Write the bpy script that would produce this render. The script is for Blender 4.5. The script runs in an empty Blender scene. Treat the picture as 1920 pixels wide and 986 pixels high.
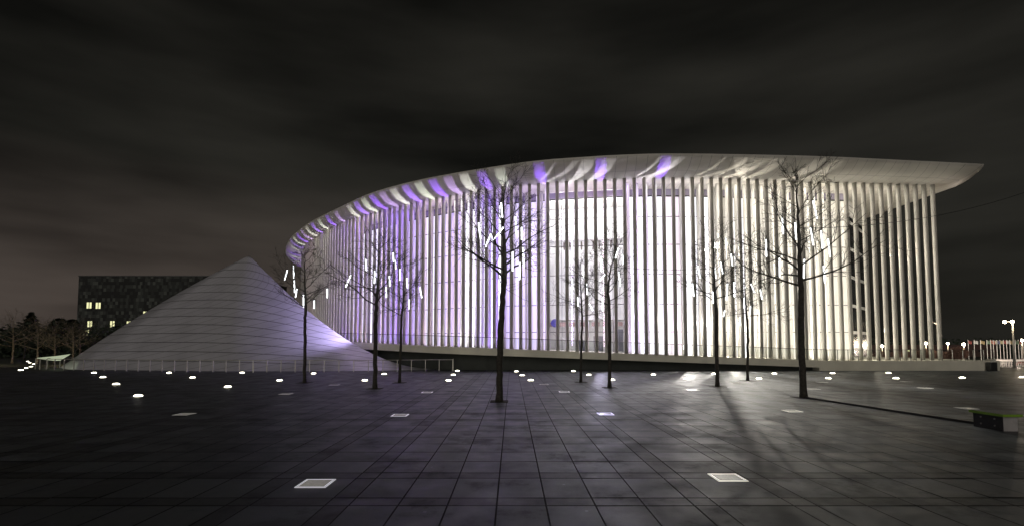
import bpy, bmesh, math, random
from mathutils import Vector, Matrix
R = math.radians
rnd = random.Random(7)
scene = bpy.context.scene
C = scene.collection

# ------------------------------------------------------------------ camera
FPX, EYE, HOR, PITCH = 950.0, 2.3, 645.0, R(3.2)
CY = HOR - FPX*math.tan(PITCH)
cam = bpy.data.objects.new('camera', bpy.data.cameras.new('camera'))
C.objects.link(cam)
cam.location = (0, 0, EYE)
cam.rotation_euler = (R(90)+PITCH, 0, 0)
cam.data.sensor_width = 36
cam.data.lens = 36*FPX/1920
cam.data.shift_y = (CY-493)/1920
cam.data.clip_end = 3000
scene.camera = cam

# ------------------------------------------------------------------ world: cloudy night sky
w = bpy.data.worlds.new('World'); scene.world = w; w.use_nodes = True
nt = w.node_tree; nt.nodes.clear()
def N(nt, t, **k):
    n = nt.nodes.new(t)
    for a, b in k.items(): setattr(n, a, b)
    return n
SUN_EL, SUN_AZ = R(16), R(200)
out = N(nt, 'ShaderNodeOutputWorld')
sky = N(nt, 'ShaderNodeTexSky', sky_type='NISHITA', sun_disc=False, sun_elevation=R(2), sun_rotation=SUN_AZ)
bg1 = N(nt, 'ShaderNodeBackground'); bg1.inputs[1].default_value = 0.00025
nt.links.new(sky.outputs[0], bg1.inputs[0])
tc = N(nt, 'ShaderNodeTexCoord')
sep = N(nt, 'ShaderNodeSeparateXYZ'); nt.links.new(tc.outputs['Generated'], sep.inputs[0])
mp = N(nt, 'ShaderNodeMapping'); mp.inputs['Scale'].default_value = (1.6, 1.6, 7.5); mp.inputs['Location'].default_value = (3.1, .4, .2)
mp.inputs['Rotation'].default_value = (0, R(4), 0)
nt.links.new(tc.outputs['Generated'], mp.inputs[0])
no = N(nt, 'ShaderNodeTexNoise'); no.inputs['Scale'].default_value = 1.3; no.inputs['Detail'].default_value = 4; no.inputs['Roughness'].default_value = .45
nt.links.new(mp.outputs[0], no.inputs['Vector'])
cr = N(nt, 'ShaderNodeValToRGB')
e = cr.color_ramp.elements
e[0].position = .36; e[0].color = (.0058, .0057, .0048, 1)
e[1].position = .74; e[1].color = (.024, .0228, .019, 1)
nt.links.new(no.outputs['Fac'], cr.inputs[0])
hz = N(nt, 'ShaderNodeMapRange'); hz.inputs[1].default_value = 0.0; hz.inputs[2].default_value = .30; hz.inputs[3].default_value = 1; hz.inputs[4].default_value = 0
nt.links.new(sep.outputs[2], hz.inputs[0])
lf = N(nt, 'ShaderNodeMapRange'); lf.inputs[1].default_value = .6; lf.inputs[2].default_value = -.6; lf.inputs[3].default_value = 0.0; lf.inputs[4].default_value = 1
nt.links.new(sep.outputs[0], lf.inputs[0])
mu = N(nt, 'ShaderNodeMath', operation='MULTIPLY'); nt.links.new(hz.outputs[0], mu.inputs[0]); nt.links.new(lf.outputs[0], mu.inputs[1])
mx = N(nt, 'ShaderNodeMixRGB', blend_type='ADD'); mx.inputs[2].default_value = (.058, .044, .038, 1)
m2 = N(nt, 'ShaderNodeMapRange'); m2.inputs[1].default_value = .35; m2.inputs[2].default_value = .68; m2.inputs[3].default_value = .55; m2.inputs[4].default_value = 1.55
nt.links.new(no.outputs['Fac'], m2.inputs[0])
mu2 = N(nt, 'ShaderNodeMath', operation='MULTIPLY'); nt.links.new(mu.outputs[0], mu2.inputs[0]); nt.links.new(m2.outputs[0], mu2.inputs[1]); mu2.use_clamp = True
nt.links.new(mu2.outputs[0], mx.inputs[0]); nt.links.new(cr.outputs[0], mx.inputs[1])
bg2 = N(nt, 'ShaderNodeBackground'); bg2.inputs[1].default_value = 1.0; dk = N(nt, 'ShaderNodeMapRange'); dk.inputs[1].default_value = .12; dk.inputs[2].default_value = .6; dk.inputs[3].default_value = 1.1; dk.inputs[4].default_value = .62
nt.links.new(sep.outputs[2], dk.inputs[0]); nt.links.new(dk.outputs[0], bg2.inputs[1])
nt.links.new(mx.outputs[0], bg2.inputs[0])
ad = N(nt, 'ShaderNodeAddShader'); nt.links.new(bg1.outputs[0], ad.inputs[0]); nt.links.new(bg2.outputs[0], ad.inputs[1])
nt.links.new(ad.outputs[0], out.inputs[0])

# weak, very soft key: the glow of the town behind the camera
sl = bpy.data.lights.new('town_glow', 'SUN'); sl.energy = 0.47; sl.angle = R(35); sl.color = (1, .93, .84)
so = bpy.data.objects.new('town_glow', sl); C.objects.link(so)
so.rotation_euler = Vector((math.sin(R(14)), math.cos(R(14)), -math.tan(SUN_EL))).to_track_quat('-Z', 'Y').to_euler()

scene.view_settings.view_transform = 'Standard'; scene.view_settings.look = 'None'
scene.view_settings.exposure = 0; scene.view_settings.gamma = 1
scene.view_settings.use_curve_mapping = False

# ------------------------------------------------------------------ pixel ray -> place helpers (layout measurements)
def ray(u, v):
    x, y = (u-960)/FPX, (CY-v)/FPX
    return Vector((x, math.cos(PITCH)-y*math.sin(PITCH), math.sin(PITCH)+y*math.cos(PITCH)))
def atY(u, v, Y):
    d = ray(u, v); return Vector((0, 0, EYE)) + d*(Y/d.y)
def atZ(u, v, z=0.0):
    d = ray(u, v); return Vector((0, 0, EYE)) + d*((z-EYE)/d.z)

# ------------------------------------------------------------------ materials
def mat(name, col, rough=.6, metal=0, spec=.5, var=0, vscale=3, emit=None, es=0, bump=0, bscale=40, rvar=0, coord='Object'):
    m = bpy.data.materials.new(name); m.use_nodes = True
    t = m.node_tree; b = t.nodes['Principled BSDF']
    b.inputs['Base Color'].default_value = (*col, 1); b.inputs['Roughness'].default_value = rough
    b.inputs['Metallic'].default_value = metal; b.inputs['Specular IOR Level'].default_value = spec
    tcn = N(t, 'ShaderNodeTexCoord')
    if var:
        n = N(t, 'ShaderNodeTexNoise'); n.inputs['Scale'].default_value = vscale; n.inputs['Detail'].default_value = 6
        t.links.new(tcn.outputs[coord], n.inputs['Vector'])
        r = N(t, 'ShaderNodeValToRGB'); r.color_ramp.elements[0].position = .3; r.color_ramp.elements[1].position = .7
        r.color_ramp.elements[0].color = (*[c*(1-var) for c in col], 1); r.color_ramp.elements[1].color = (*[min(1, c*(1+var)) for c in col], 1)
        t.links.new(n.outputs['Fac'], r.inputs[0]); t.links.new(r.outputs[0], b.inputs['Base Color'])
        if rvar:
            q = N(t, 'ShaderNodeMapRange'); q.inputs[1].default_value = .3; q.inputs[2].default_value = .7
            q.inputs[3].default_value = rough-rvar; q.inputs[4].default_value = rough+rvar
            t.links.new(n.outputs['Fac'], q.inputs[0]); t.links.new(q.outputs[0], b.inputs['Roughness'])
    if bump:
        n2 = N(t, 'ShaderNodeTexNoise'); n2.inputs['Scale'].default_value = bscale; n2.inputs['Detail'].default_value = 5
        t.links.new(tcn.outputs[coord], n2.inputs['Vector'])
        bp = N(t, 'ShaderNodeBump'); bp.inputs['Strength'].default_value = bump; bp.inputs['Distance'].default_value = .02
        t.links.new(n2.outputs['Fac'], bp.inputs['Height']); t.links.new(bp.outputs[0], b.inputs['Normal'])
    if emit:
        b.inputs['Emission Color'].default_value = (*emit, 1); b.inputs['Emission Strength'].default_value = es
    return m

M = {}
M['column'] = mat('column_white', (.50, .475, .43), .42, var=.05, vscale=.6)
M['column_in'] = mat('column_inner_white', (.70, .69, .67), .45, var=.04, vscale=.6)
M['fascia'] = mat('fascia_concrete', (.72, .69, .58), .6, var=.12, vscale=.7, bump=.1, bscale=12)
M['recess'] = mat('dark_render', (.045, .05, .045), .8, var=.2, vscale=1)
M['terrace'] = mat('terrace_stone', (.4, .39, .36), .6, var=.12)
M['metal'] = mat('brushed_steel', (.55, .53, .5), .35, metal=.9)
M['rail'] = mat('rail_paint', (.5, .48, .44), .4, metal=.4)
M['dark_metal'] = mat('dark_metal', (.06, .06, .06), .4, metal=.6)
M['bark'] = mat('bark', (.05, .044, .036), .85, var=.4, vscale=9, bump=.6, bscale=30)
M['bark_lit'] = mat('lit_bark', (.17, .14, .10), .85, var=.3, vscale=9)  # warm light on the far left trees put in as a paler colour
M['soil'] = mat('soil', (.03, .026, .02), .95, var=.3, vscale=20)
M['conifer'] = mat('conifer_needles', (.035, .05, .03), .8, var=.3, vscale=2)
M['lawn'] = mat('lawn_dark', (.03, .038, .022), .95, var=.35, vscale=.8)
M['asphalt'] = mat('asphalt', (.055, .052, .05), .7, var=.2, vscale=1.5)
M['grout'] = mat('grout', (.012, .012, .012), .85)
M['white_paint'] = mat('white_paint', (.78, .77, .74), .5)
M['lime'] = mat('lime_paint', (.24, .42, .04), .45, var=.1)
M['concrete_pale'] = mat('concrete_pale', (.42, .4, .4), .7, var=.12, vscale=6)
M['black'] = mat('black_plastic', (.02, .02, .02), .5)
M['lamp_white'] = mat('lamp_white', (.9, .9, .9), .4, emit=(.93, .97, 1), es=4)
M['ground_lamp'] = mat('ground_lamp', (.9, .9, .85), .3, emit=(1, .95, .74), es=14)
M['led_rim'] = mat('led_rim', (.9, .9, .9), .4, emit=(.86, .85, .95), es=.36)
M['led_rim_warm'] = mat('led_rim_warm', (.9, .9, .85), .4, emit=(1, .95, .82), es=.5)
M['led_rim_violet'] = mat('led_rim_violet', (.9, .9, .9), .4, emit=(.62, .55, 1), es=1.2)
M['led_glass'] = mat('led_glass', (.3, .3, .28), .25, emit=(.7, .66, .55), es=.14, var=.2, vscale=20)
M['street_bulb'] = mat('street_bulb', (1, 1, 1), .4, emit=(1, .86, .62), es=40)
M['flood_bulb'] = mat('flood_bulb', (1, 1, 1), .4, emit=(1, .97, .9), es=60)
M['win_yellow'] = mat('lit_window_yellow', (.5, .5, .3), .4, emit=(.95, .93, .5), es=1.0, var=.3, vscale=3)
M['canopy_emissive'] = mat('emissive_canopy_ceiling', (.7, .75, .65), .5, emit=(.66, .76, .50), es=.5)
M['hedge_red_lit'] = mat('red_lit_twigs', (.26, .15, .12), .8, var=.3, vscale=4)  # red lamp light on the shrubs put into the twig colour
M['wall_red_lit'] = mat('red_lit_wall', (.07, .04, .035), .8, var=.2)  # red light falling on the far building put into its wall colour
M['grille'] = mat('grille_brown', (.09, .06, .045), .6)
M['violet_band'] = mat('violet_grey_band', (.3, .27, .36), .5)

def glass(name, tint=(.86, .89, .88), a=.07):
    m = bpy.data.materials.new(name); m.use_nodes = True; t = m.node_tree; t.nodes.clear()
    o = N(t, 'ShaderNodeOutputMaterial'); g = N(t, 'ShaderNodeBsdfGlossy'); g.inputs['Roughness'].default_value = .03
    tr = N(t, 'ShaderNodeBsdfTransparent'); tr.inputs[0].default_value = (*tint, 1)
    mi = N(t, 'ShaderNodeMixShader'); mi.inputs[0].default_value = a
    t.links.new(tr.outputs[0], mi.inputs[1]); t.links.new(g.outputs[0], mi.inputs[2]); t.links.new(mi.outputs[0], o.inputs[0])
    return m
M['glass'] = glass('clear_glass')
M['dark_glass'] = mat('dark_glass', (.02, .021, .024), .12, spec=.6)

def lit_glazing(name, col, es):
    """window with the interior light put in as emission, varied in narrow vertical strips"""
    m = bpy.data.materials.new(name); m.use_nodes = True; t = m.node_tree; b = t.nodes['Principled BSDF']
    b.inputs['Base Color'].default_value = (.5, .5, .5, 1); b.inputs['Roughness'].default_value = .25
    uv = N(t, 'ShaderNodeUVMap'); mp = N(t, 'ShaderNodeMapping'); mp.inputs['Scale'].default_value = (2.2, .06, 1)
    t.links.new(uv.outputs[0], mp.inputs[0])
    n = N(t, 'ShaderNodeTexNoise'); n.inputs['Scale'].default_value = 1; n.inputs['Detail'].default_value = 3
    t.links.new(mp.outputs[0], n.inputs['Vector'])
    r = N(t, 'ShaderNodeMapRange'); r.inputs[1].default_value = .36; r.inputs[2].default_value = .62; r.inputs[3].default_value = es*.34; r.inputs[4].default_value = es
    t.links.new(n.outputs['Fac'], r.inputs[0])
    b.inputs['Emission Color'].default_value = (*col, 1); t.links.new(r.outputs[0], b.inputs['Emission Strength'])
    return m
GL = {
 'white': lit_glazing('glazing_white', (.92, .91, 1), 1.75),
 'lav': lit_glazing('glazing_lavender', (.74, .64, 1), 1.15),
 'violet': lit_glazing('glazing_violet', (.55, .40, .98), 1.05),
 'pink': lit_glazing('glazing_pink', (.98, .80, .96), 1.15),
 'cream': lit_glazing('glazing_cream', (1, .95, .82), 1.35),
 'creamdim': lit_glazing('glazing_cream_dim', (.9, .8, .62), .6),
}

# paving: tone per slab in a face attribute
def paving_mat():
    m = bpy.data.materials.new('wet_slabs'); m.use_nodes = True; t = m.node_tree; b = t.nodes['Principled BSDF']
    at = N(t, 'ShaderNodeAttribute', attribute_name='tone'); tcn = N(t, 'ShaderNodeTexCoord')
    n = N(t, 'ShaderNodeTexNoise'); n.inputs['Scale'].default_value = 1.1; n.inputs['Detail'].default_value = 8; n.inputs['Roughness'].default_value = .65
    t.links.new(tcn.outputs['Object'], n.inputs['Vector'])
    f = N(t, 'ShaderNodeTexNoise'); f.inputs['Scale'].default_value = 90; f.inputs['Detail'].default_value = 3
    t.links.new(tcn.outputs['Object'], f.inputs['Vector'])
    a1 = N(t, 'ShaderNodeMath', operation='MULTIPLY_ADD'); a1.inputs[1].default_value = 1.1; a1.inputs[2].default_value = .4
    t.links.new(n.outputs['Fac'], a1.inputs[0])
    a2 = N(t, 'ShaderNodeMath', operation='MULTIPLY'); t.links.new(at.outputs['Fac'], a2.inputs[0]); t.links.new(a1.outputs[0], a2.inputs[1])
    a3 = N(t, 'ShaderNodeMath', operation='MULTIPLY_ADD'); a3.inputs[1].default_value = .7; a3.inputs[2].default_value = .65
    t.links.new(f.outputs['Fac'], a3.inputs[0])
    a4 = N(t, 'ShaderNodeMath', operation='MULTIPLY'); t.links.new(a2.outputs[0], a4.inputs[0]); t.links.new(a3.outputs[0], a4.inputs[1])
    cb = N(t, 'ShaderNodeVectorMath', operation='SCALE'); cb.inputs[0].default_value = (.066, .074, .079)
    vo = N(t, 'ShaderNodeTexVoronoi'); vo.inputs['Scale'].default_value = 1.3; t.links.new(tcn.outputs['Object'], vo.inputs['Vector'])
    gl = N(t, 'ShaderNodeMath', operation='LESS_THAN'); gl.inputs[1].default_value = .035; t.links.new(vo.outputs['Distance'], gl.inputs[0])
    st = N(t, 'ShaderNodeTexNoise'); st.inputs['Scale'].default_value = .55; st.inputs['Detail'].default_value = 10; st.inputs['Roughness'].default_value = .75
    t.links.new(tcn.outputs['Object'], st.inputs['Vector'])
    sr = N(t, 'ShaderNodeMapRange'); sr.inputs[1].default_value = .54; sr.inputs[2].default_value = .60; sr.inputs[3].default_value = 1; sr.inputs[4].default_value = .62
    t.links.new(st.outputs['Fac'], sr.inputs[0])
    a5 = N(t, 'ShaderNodeMath', operation='MULTIPLY'); t.links.new(a4.outputs[0], a5.inputs[0]); t.links.new(sr.outputs[0], a5.inputs[1])
    a6 = N(t, 'ShaderNodeMath', operation='MULTIPLY_ADD'); a6.inputs[1].default_value = .9; t.links.new(gl.outputs[0], a6.inputs[0]); t.links.new(a5.outputs[0], a6.inputs[2])
    t.links.new(a6.outputs[0], cb.inputs['Scale']); t.links.new(cb.outputs[0], b.inputs['Base Color'])
    q = N(t, 'ShaderNodeMapRange'); q.inputs[1].default_value = .3; q.inputs[2].default_value = .7; q.inputs[3].default_value = .37; q.inputs[4].default_value = .64
    t.links.new(n.outputs['Fac'], q.inputs[0]); t.links.new(q.outputs[0], b.inputs['Roughness'])
    b.inputs['Specular IOR Level'].default_value = .34
    bp = N(t, 'ShaderNodeBump'); bp.inputs['Strength'].default_value = .25; bp.inputs['Distance'].default_value = .004
    t.links.new(f.outputs['Fac'], bp.inputs['Height']); t.links.new(bp.outputs[0], b.inputs['Normal'])
    return m

# UV line material (panel joints)
def panel_mat(name, col, rough, metal, fams, line=.03, dark=.45, spec=.5, tonevar=.08, cells=None):
    """fams: list of (a, b, width): joint lines where a*u+b*v passes whole numbers"""
    m = bpy.data.materials.new(name); m.use_nodes = True; t = m.node_tree; b = t.nodes['Principled BSDF']
    b.inputs['Roughness'].default_value = rough; b.inputs['Metallic'].default_value = metal; b.inputs['Specular IOR Level'].default_value = spec
    uv = N(t, 'ShaderNodeUVMap'); sp = N(t, 'ShaderNodeSeparateXYZ'); t.links.new(uv.outputs[0], sp.inputs[0])
    last = None
    for a, c, wd, dk in fams:
        m1 = N(t, 'ShaderNodeMath', operation='MULTIPLY'); m1.inputs[1].default_value = a; t.links.new(sp.outputs[0], m1.inputs[0])
        m2 = N(t, 'ShaderNodeMath', operation='MULTIPLY_ADD'); m2.inputs[1].default_value = c; t.links.new(sp.outputs[1], m2.inputs[0]); t.links.new(m1.outputs[0], m2.inputs[2])
        fr = N(t, 'ShaderNodeMath', operation='FRACT'); t.links.new(m2.outputs[0], fr.inputs[0])
        lt = N(t, 'ShaderNodeMath', operation='LESS_THAN'); lt.inputs[1].default_value = wd; t.links.new(fr.outputs[0], lt.inputs[0])
        sc = N(t, 'ShaderNodeMath', operation='MULTIPLY'); sc.inputs[1].default_value = dk; t.links.new(lt.outputs[0], sc.inputs[0])
        if last is None: last = sc
        else:
            mxn = N(t, 'ShaderNodeMath', operation='MAXIMUM'); t.links.new(last.outputs[0], mxn.inputs[0]); t.links.new(sc.outputs[0], mxn.inputs[1]); last = mxn
    tcn = N(t, 'ShaderNodeTexCoord'); n = N(t, 'ShaderNodeTexNoise'); n.inputs['Scale'].default_value = .5; n.inputs['Detail'].default_value = 5
    t.links.new(tcn.outputs['Object'], n.inputs['Vector'])
    r = N(t, 'ShaderNodeValToRGB'); r.color_ramp.elements[0].position = .3; r.color_ramp.elements[1].position = .7
    r.color_ramp.elements[0].color = (*[x*(1-tonevar) for x in col], 1); r.color_ramp.elements[1].color = (*[x*(1+tonevar) for x in col], 1)
    t.links.new(n.outputs['Fac'], r.inputs[0])
    mi = N(t, 'ShaderNodeMixRGB'); mi.inputs[2].default_value = (*[x*.12 for x in col], 1)
    t.links.new(last.outputs[0], mi.inputs[0]); t.links.new(r.outputs[0], mi.inputs[1]); t.links.new(mi.outputs[0], b.inputs['Base Color'])
    return m

# ------------------------------------------------------------------ mesh helpers
def obj(name, bm, m, parent=None, smooth=False, world=None):
    me = bpy.data.meshes.new(name); bm.to_mesh(me); bm.free()
    for p in me.polygons: p.use_smooth = smooth
    me.materials.append(m)
    o = bpy.data.objects.new(name, me); C.objects.link(o)
    if parent:
        o.parent = parent
    return o
def tag(o, label=None, cat=None, group=None, kind=None):
    if label: o['label'] = label
    if cat: o['category'] = cat
    if group: o['group'] = group
    if kind: o['kind'] = kind
    return o
def thing(name, label, cat, loc=(0, 0, 0), rotz=0, group=None):
    o = bpy.data.objects.new(name, None); C.objects.link(o); o.location = loc; o.rotation_euler = (0, 0, rotz)
    o.empty_display_size = .2
    return tag(o, label, cat, group)
def box(bm, c, s, rz=0, top=None):
    """c centre, s full size"""
    mt = Matrix.Translation(c) @ Matrix.Rotation(rz, 4, 'Z') @ Matrix.Diagonal((s[0], s[1], s[2], 1))
    return bmesh.ops.create_cube(bm, size=1, matrix=mt)['verts']
def bbox(c, s, rz=0):
    bm = bmesh.new(); box(bm, c, s, rz); return bm
def tube(bm, pts, rads, n=8, cap=True):
    """swept tube along points"""
    rings = []; up = Vector((0, 0, 1))
    prev = None
    for i, p in enumerate(pts):
        p = Vector(p)
        if i == 0: d = Vector(pts[1])-p
        elif i == len(pts)-1: d = p-Vector(pts[-2])
        else: d = Vector(pts[i+1])-Vector(pts[i-1])
        if d.length < 1e-9: d = Vector((0, 0, 1))
        d.normalize()
        if prev is None:
            a = d.orthogonal().normalized()
        else:
            a = (prev - d*prev.dot(d))
            a = a.normalized() if a.length > 1e-6 else d.orthogonal().normalized()
        prev = a; b = d.cross(a)
        r = rads[i] if isinstance(rads, (list, tuple)) else rads
        rings.append([bm.verts.new(p+a*(r*math.cos(2*math.pi*k/n))+b*(r*math.sin(2*math.pi*k/n))) for k in range(n)])
    for i in range(len(rings)-1):
        for k in range(n):
            bm.faces.new((rings[i][k], rings[i][(k+1) % n], rings[i+1][(k+1) % n], rings[i+1][k]))
    if cap and n > 2:
        bm.faces.new(rings[0][::-1]); bm.faces.new(rings[-1])
    return bm
def prism(bm, poly, z0, z1):
    """poly list of (x,y); z0,z1 numbers or functions of x"""
    f0 = z0 if callable(z0) else (lambda x: z0); f1 = z1 if callable(z1) else (lambda x: z1)
    a = [bm.verts.new((x, y, f0(x))) for x, y in poly]; b = [bm.verts.new((x, y, f1(x))) for x, y in poly]
    n = len(poly)
    for i in range(n): bm.faces.new((a[i], a[(i+1) % n], b[(i+1) % n], b[i]))
    bm.faces.new(a[::-1]); bm.faces.new(b)
    bmesh.ops.recalc_face_normals(bm, faces=bm.faces)
    return bm
def catmull(pts, k=12):
    out = []
    P = [pts[0]+(pts[0]-pts[1])]+list(pts)+[pts[-1]+(pts[-1]-pts[-2])]
    for i in range(1, len(P)-2):
        for j in range(k):
            t = j/k
            out.append(.5*((2*P[i])+(P[i+1]-P[i-1])*t+(2*P[i-1]-5*P[i]+4*P[i+1]-P[i+2])*t*t+(3*P[i]-P[i-1]-3*P[i+1]+P[i+2])*t**3))
    out.append(P[-2]); return out
def resample(pts, step):
    L = [0]
    for a, b in zip(pts, pts[1:]): L.append(L[-1]+(b-a).length)
    out = []; s = 0; i = 0
    while s <= L[-1]:
        while i < len(L)-2 and L[i+1] < s: i += 1
        f = (s-L[i])/max(1e-9, L[i+1]-L[i]); out.append(pts[i].lerp(pts[i+1], f)); s += step
    return out

# ------------------------------------------------------------------ ground
def terr(x, y):
    def ss(t): t = max(0, min(1, t)); return t*t*(3-2*t)
    return -.06 - 1.6*ss((x-44)/14)*ss((y-50)/22)
bm = bmesh.new()
xs = [-900, -500, -250, -150, -100]+list(range(-90, 101, 4))+[110, 130, 160, 250, 500, 900]
ys = [-300, -100, -40]+list(range(-20, 151, 4))+[170, 220, 300, 500, 900, 1500]
g = [[bm.verts.new((x, y, terr(x, y))) for x in xs] for y in ys]
for j in range(len(ys)-1):
    for i in range(len(xs)-1): bm.faces.new((g[j][i], g[j][i+1], g[j+1][i+1], g[j+1][i]))
tag(obj('ground', bm, M['lawn'], smooth=True), kind='structure')

bm = bmesh.new(); prism(bm, [(-64, -12), (56, -12), (56, 52), (-64, 52)], -.05, -.022)
tag(obj('plaza_bed', bm, M['grout']), kind='structure')
# slab joints: pairs of narrow dark bands repeat between runs of seven slabs
def joints(first, run_w, step_w, band, gap, lo, hi):
    """list of (a, b, isband)"""
    res = []; seq = [(step_w, 0)]*run_w+[(band, 1), (gap, 0), (band, 1)]
    x = first; i = 0
    while x < hi:
        w_, b_ = seq[i % len(seq)]; res.append((x, x+w_, b_)); x += w_; i += 1
    x = first; i = len(seq)-1
    while x > lo:
        w_, b_ = seq[i % len(seq)]; res.append((x-w_, x, b_)); x -= w_; i -= 1
    return sorted(res)
JX = joints(-2.34, 7, .707, .34, 1.08, -62, 54)
JY = joints(9.24, 7, .88, .37, 1.12, -10, 51)
bm = bmesh.new(); tones = []
tl = bm.faces.layers.float.new('tone')
for x0, x1, bx_ in JX:
    for y0, y1, by_ in JY:
        tn = rnd.gauss(1, .19)
        if bx_ or by_: tn *= .55
        g_ = .012; gy = .018
        zc = rnd.uniform(-.0008, .0008)
        tx, ty = rnd.gauss(0, .003), rnd.gauss(0, .003)
        xm, ym = (x0+x1)/2, (y0+y1)/2
        vs = [bm.verts.new((x, y, zc+(x-xm)*tx+(y-ym)*ty)) for x, y in ((x0+g_, y0+gy), (x1-g_, y0+gy), (x1-g_, y1-gy), (x0+g_, y1-gy))]
        f = bm.faces.new(vs); f[tl] = max(.5, tn)
tag(obj('plaza', bm, paving_mat()), kind='structure')
# road behind the hall on the right
bm = bmesh.new()
rp = [(46, 66), (140, 84), (140, 96), (46, 78)]
prism(bm, rp, -1.70, -1.60)
tag(obj('road', bm, M['asphalt']), kind='structure')

# ------------------------------------------------------------------ concert hall
ZT, ZE = 17.05, 18.2
def ztop(x):
    return max(.87, 1.88-.0365*x) if x > -30 else 2.97
def deck(x): return ztop(x)
colpx = [(1748, 348), (1660, 345.5), (1500, 341), (1400, 337), (1300, 334.5), (1200, 335), (1125, 338), (1050, 342), (1000, 346), (920, 354), (824, 371), (747, 387), (685, 403.5), (655, 412.5), (620, 427.6), (598, 441), (575, 458)]
cp = [atZ(u, v, ZT) for u, v in colpx]; cp = [Vector((p.x, p.y, 0)) for p in cp]
last = cp[-1]
cp += [last+Vector((-3.2, 6.4, 0)), last+Vector((-6.0, 13.6, 0)), last+Vector((-8.2, 21.5, 0)), last+Vector((-9.2, 29, 0))]
curve = resample(catmull(cp), .86)
def nrm(pts, i):
    a = pts[max(0, i-1)]; b = pts[min(len(pts)-1, i+1)]; d = (b-a).normalized()
    return Vector((-d.y, d.x, 0)) * (1 if (-d.y*0 + d.x) < 0 else 1)
# smoothed outward normals (towards the plaza)
NR = []
for i in range(len(curve)):
    a = curve[max(0, i-4)]; b = curve[min(len(curve)-1, i+4)]; d = (b-a).normalized()
    n_ = Vector((-d.y, d.x, 0))
    if n_.y > 0 and i < 60: n_ = -n_
    if i >= 60 and n_.x > 0: n_ = -n_
    NR.append(n_)
NC = len(curve)
def off(i, d): return curve[i]+NR[i]*d
def pxu(p): return 960+FPX*p.x/p.y

hall = thing('concert_hall', 'white curved concert hall with a sweeping brim roof above rows of slender lit columns', 'concert hall')

# columns
def col_mesh(h, r, n=18):
    bm = bmesh.new(); tube(bm, [(0, 0, 0), (0, 0, h)], r, n); return bm
meshes = {}
def column(name, p, r, m, zt=ZT):
    z0 = deck(p.x); h = zt-z0+.05; key = (name, round(h, 1))
    o = obj(name, col_mesh(h, r), m, hall, smooth=True); o.location = (p.x, p.y, z0)
    return o
for i in range(min(100, NC)):
    column('column', curve[i], .185 if i < 14 else .165, M['column'])
bm = bmesh.new()
for i in range(100, NC):
    tube(bm, [(curve[i].x, curve[i].y, deck(curve[i].x)), (curve[i].x, curve[i].y, ZT)], .185, 12)
o = obj('rear_columns', bm, M['column'], hall, smooth=True); o['kind'] = 'stuff'
# index of end of the glazed body on the right
GI0 = next(i for i in range(NC) if curve[i].x < 33.9)
k = 0; bm = bmesh.new()
for i in range(GI0+4, NC-2):
    p = off(i, -1.45)+(curve[i+1]-curve[i])*.45
    if not 1030 < pxu(p) < 1165:
        if k < 100: column('inner_column', p, .15, M['column_in'], ZT+.0); k += 1
        else: tube(bm, [(p.x, p.y, deck(p.x)), (p.x, p.y, ZT)], .15, 10)
if len(bm.verts):
    o = obj('rear_inner_columns', bm, M['column_in'], hall, smooth=True); o['kind'] = 'stuff'
else: bm.free()

# third row, sparser, close to the glass
bm = bmesh.new()
for i in range(GI0+6, NC-2, 2):
    p = off(i, -2.5)+(curve[i+1]-curve[i])*.2
    if 1020 < pxu(p) < 1175: continue
    tube(bm, [(p.x, p.y, deck(p.x)), (p.x, p.y, ZT)], .13, 10)
o = obj('mullion_columns', bm, M['column_in'], hall, smooth=True); o['kind'] = 'stuff'

# roof: closed outline, soffit + upswept brim + top
inner = []; outer = []
right_side = [Vector((40.6, y, 0)) for y in (72, 68, 64, 60, 56, 53, 51)]
for p in right_side: inner.append(p); outer.append(Vector((43.9-(.0 if p.y > 50 else 0), p.y-1.0, 0)))
inner.append(Vector((40.5, 49.2, 0))); outer.append(atZ(1822, 333, ZE).xy.to_3d())
inner.append(Vector((40.2, 47.9, 0))); outer.append(atZ(1838, 320, ZE).xy.to_3d())
inner.append(Vector((39.9, 47.25, 0))); outer.append(atZ(1845, 310, ZE).xy.to_3d())
rimpx = [(1845, 310), (1700, 303), (1560, 296.3), (1440, 293), (1330, 291), (1240, 290.6), (1170, 292.6), (1100, 296.5), (1000, 304.5), (900, 319), (821, 332.5), (755.5, 346.7), (693, 365), (642, 388), (585, 416), (557, 436), (543, 450), (535.5, 467), (538, 481)]
rim = [atZ(u, v, ZE).xy.to_3d() for u, v in rimpx]
rim += [rim[-1]+Vector((-2, 8, 0)), rim[-1]+Vector((-3, 17, 0))]
rimc = catmull(rim, 16)
def closest(pt, n_, lo):
    best = None
    for j in range(lo, len(rimc)):
        v_ = rimc[j]-pt; lat = abs(v_.cross(n_).z)
        if v_.dot(n_) < 0 or v_.length > 9: continue
        if best is None or lat < best[0]: best = (lat, j)
    return best[1] if best else lo
lo = 0
for i in range(1, NC, 1):
    j = closest(curve[i], NR[i], lo); j = max(j, lo+0); 
    q = rimc[j]
    if i > 3 and (q-outer[-1]).length < .02: continue
    inner.append(curve[i].copy()); outer.append(q.copy()); lo = j
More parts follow.
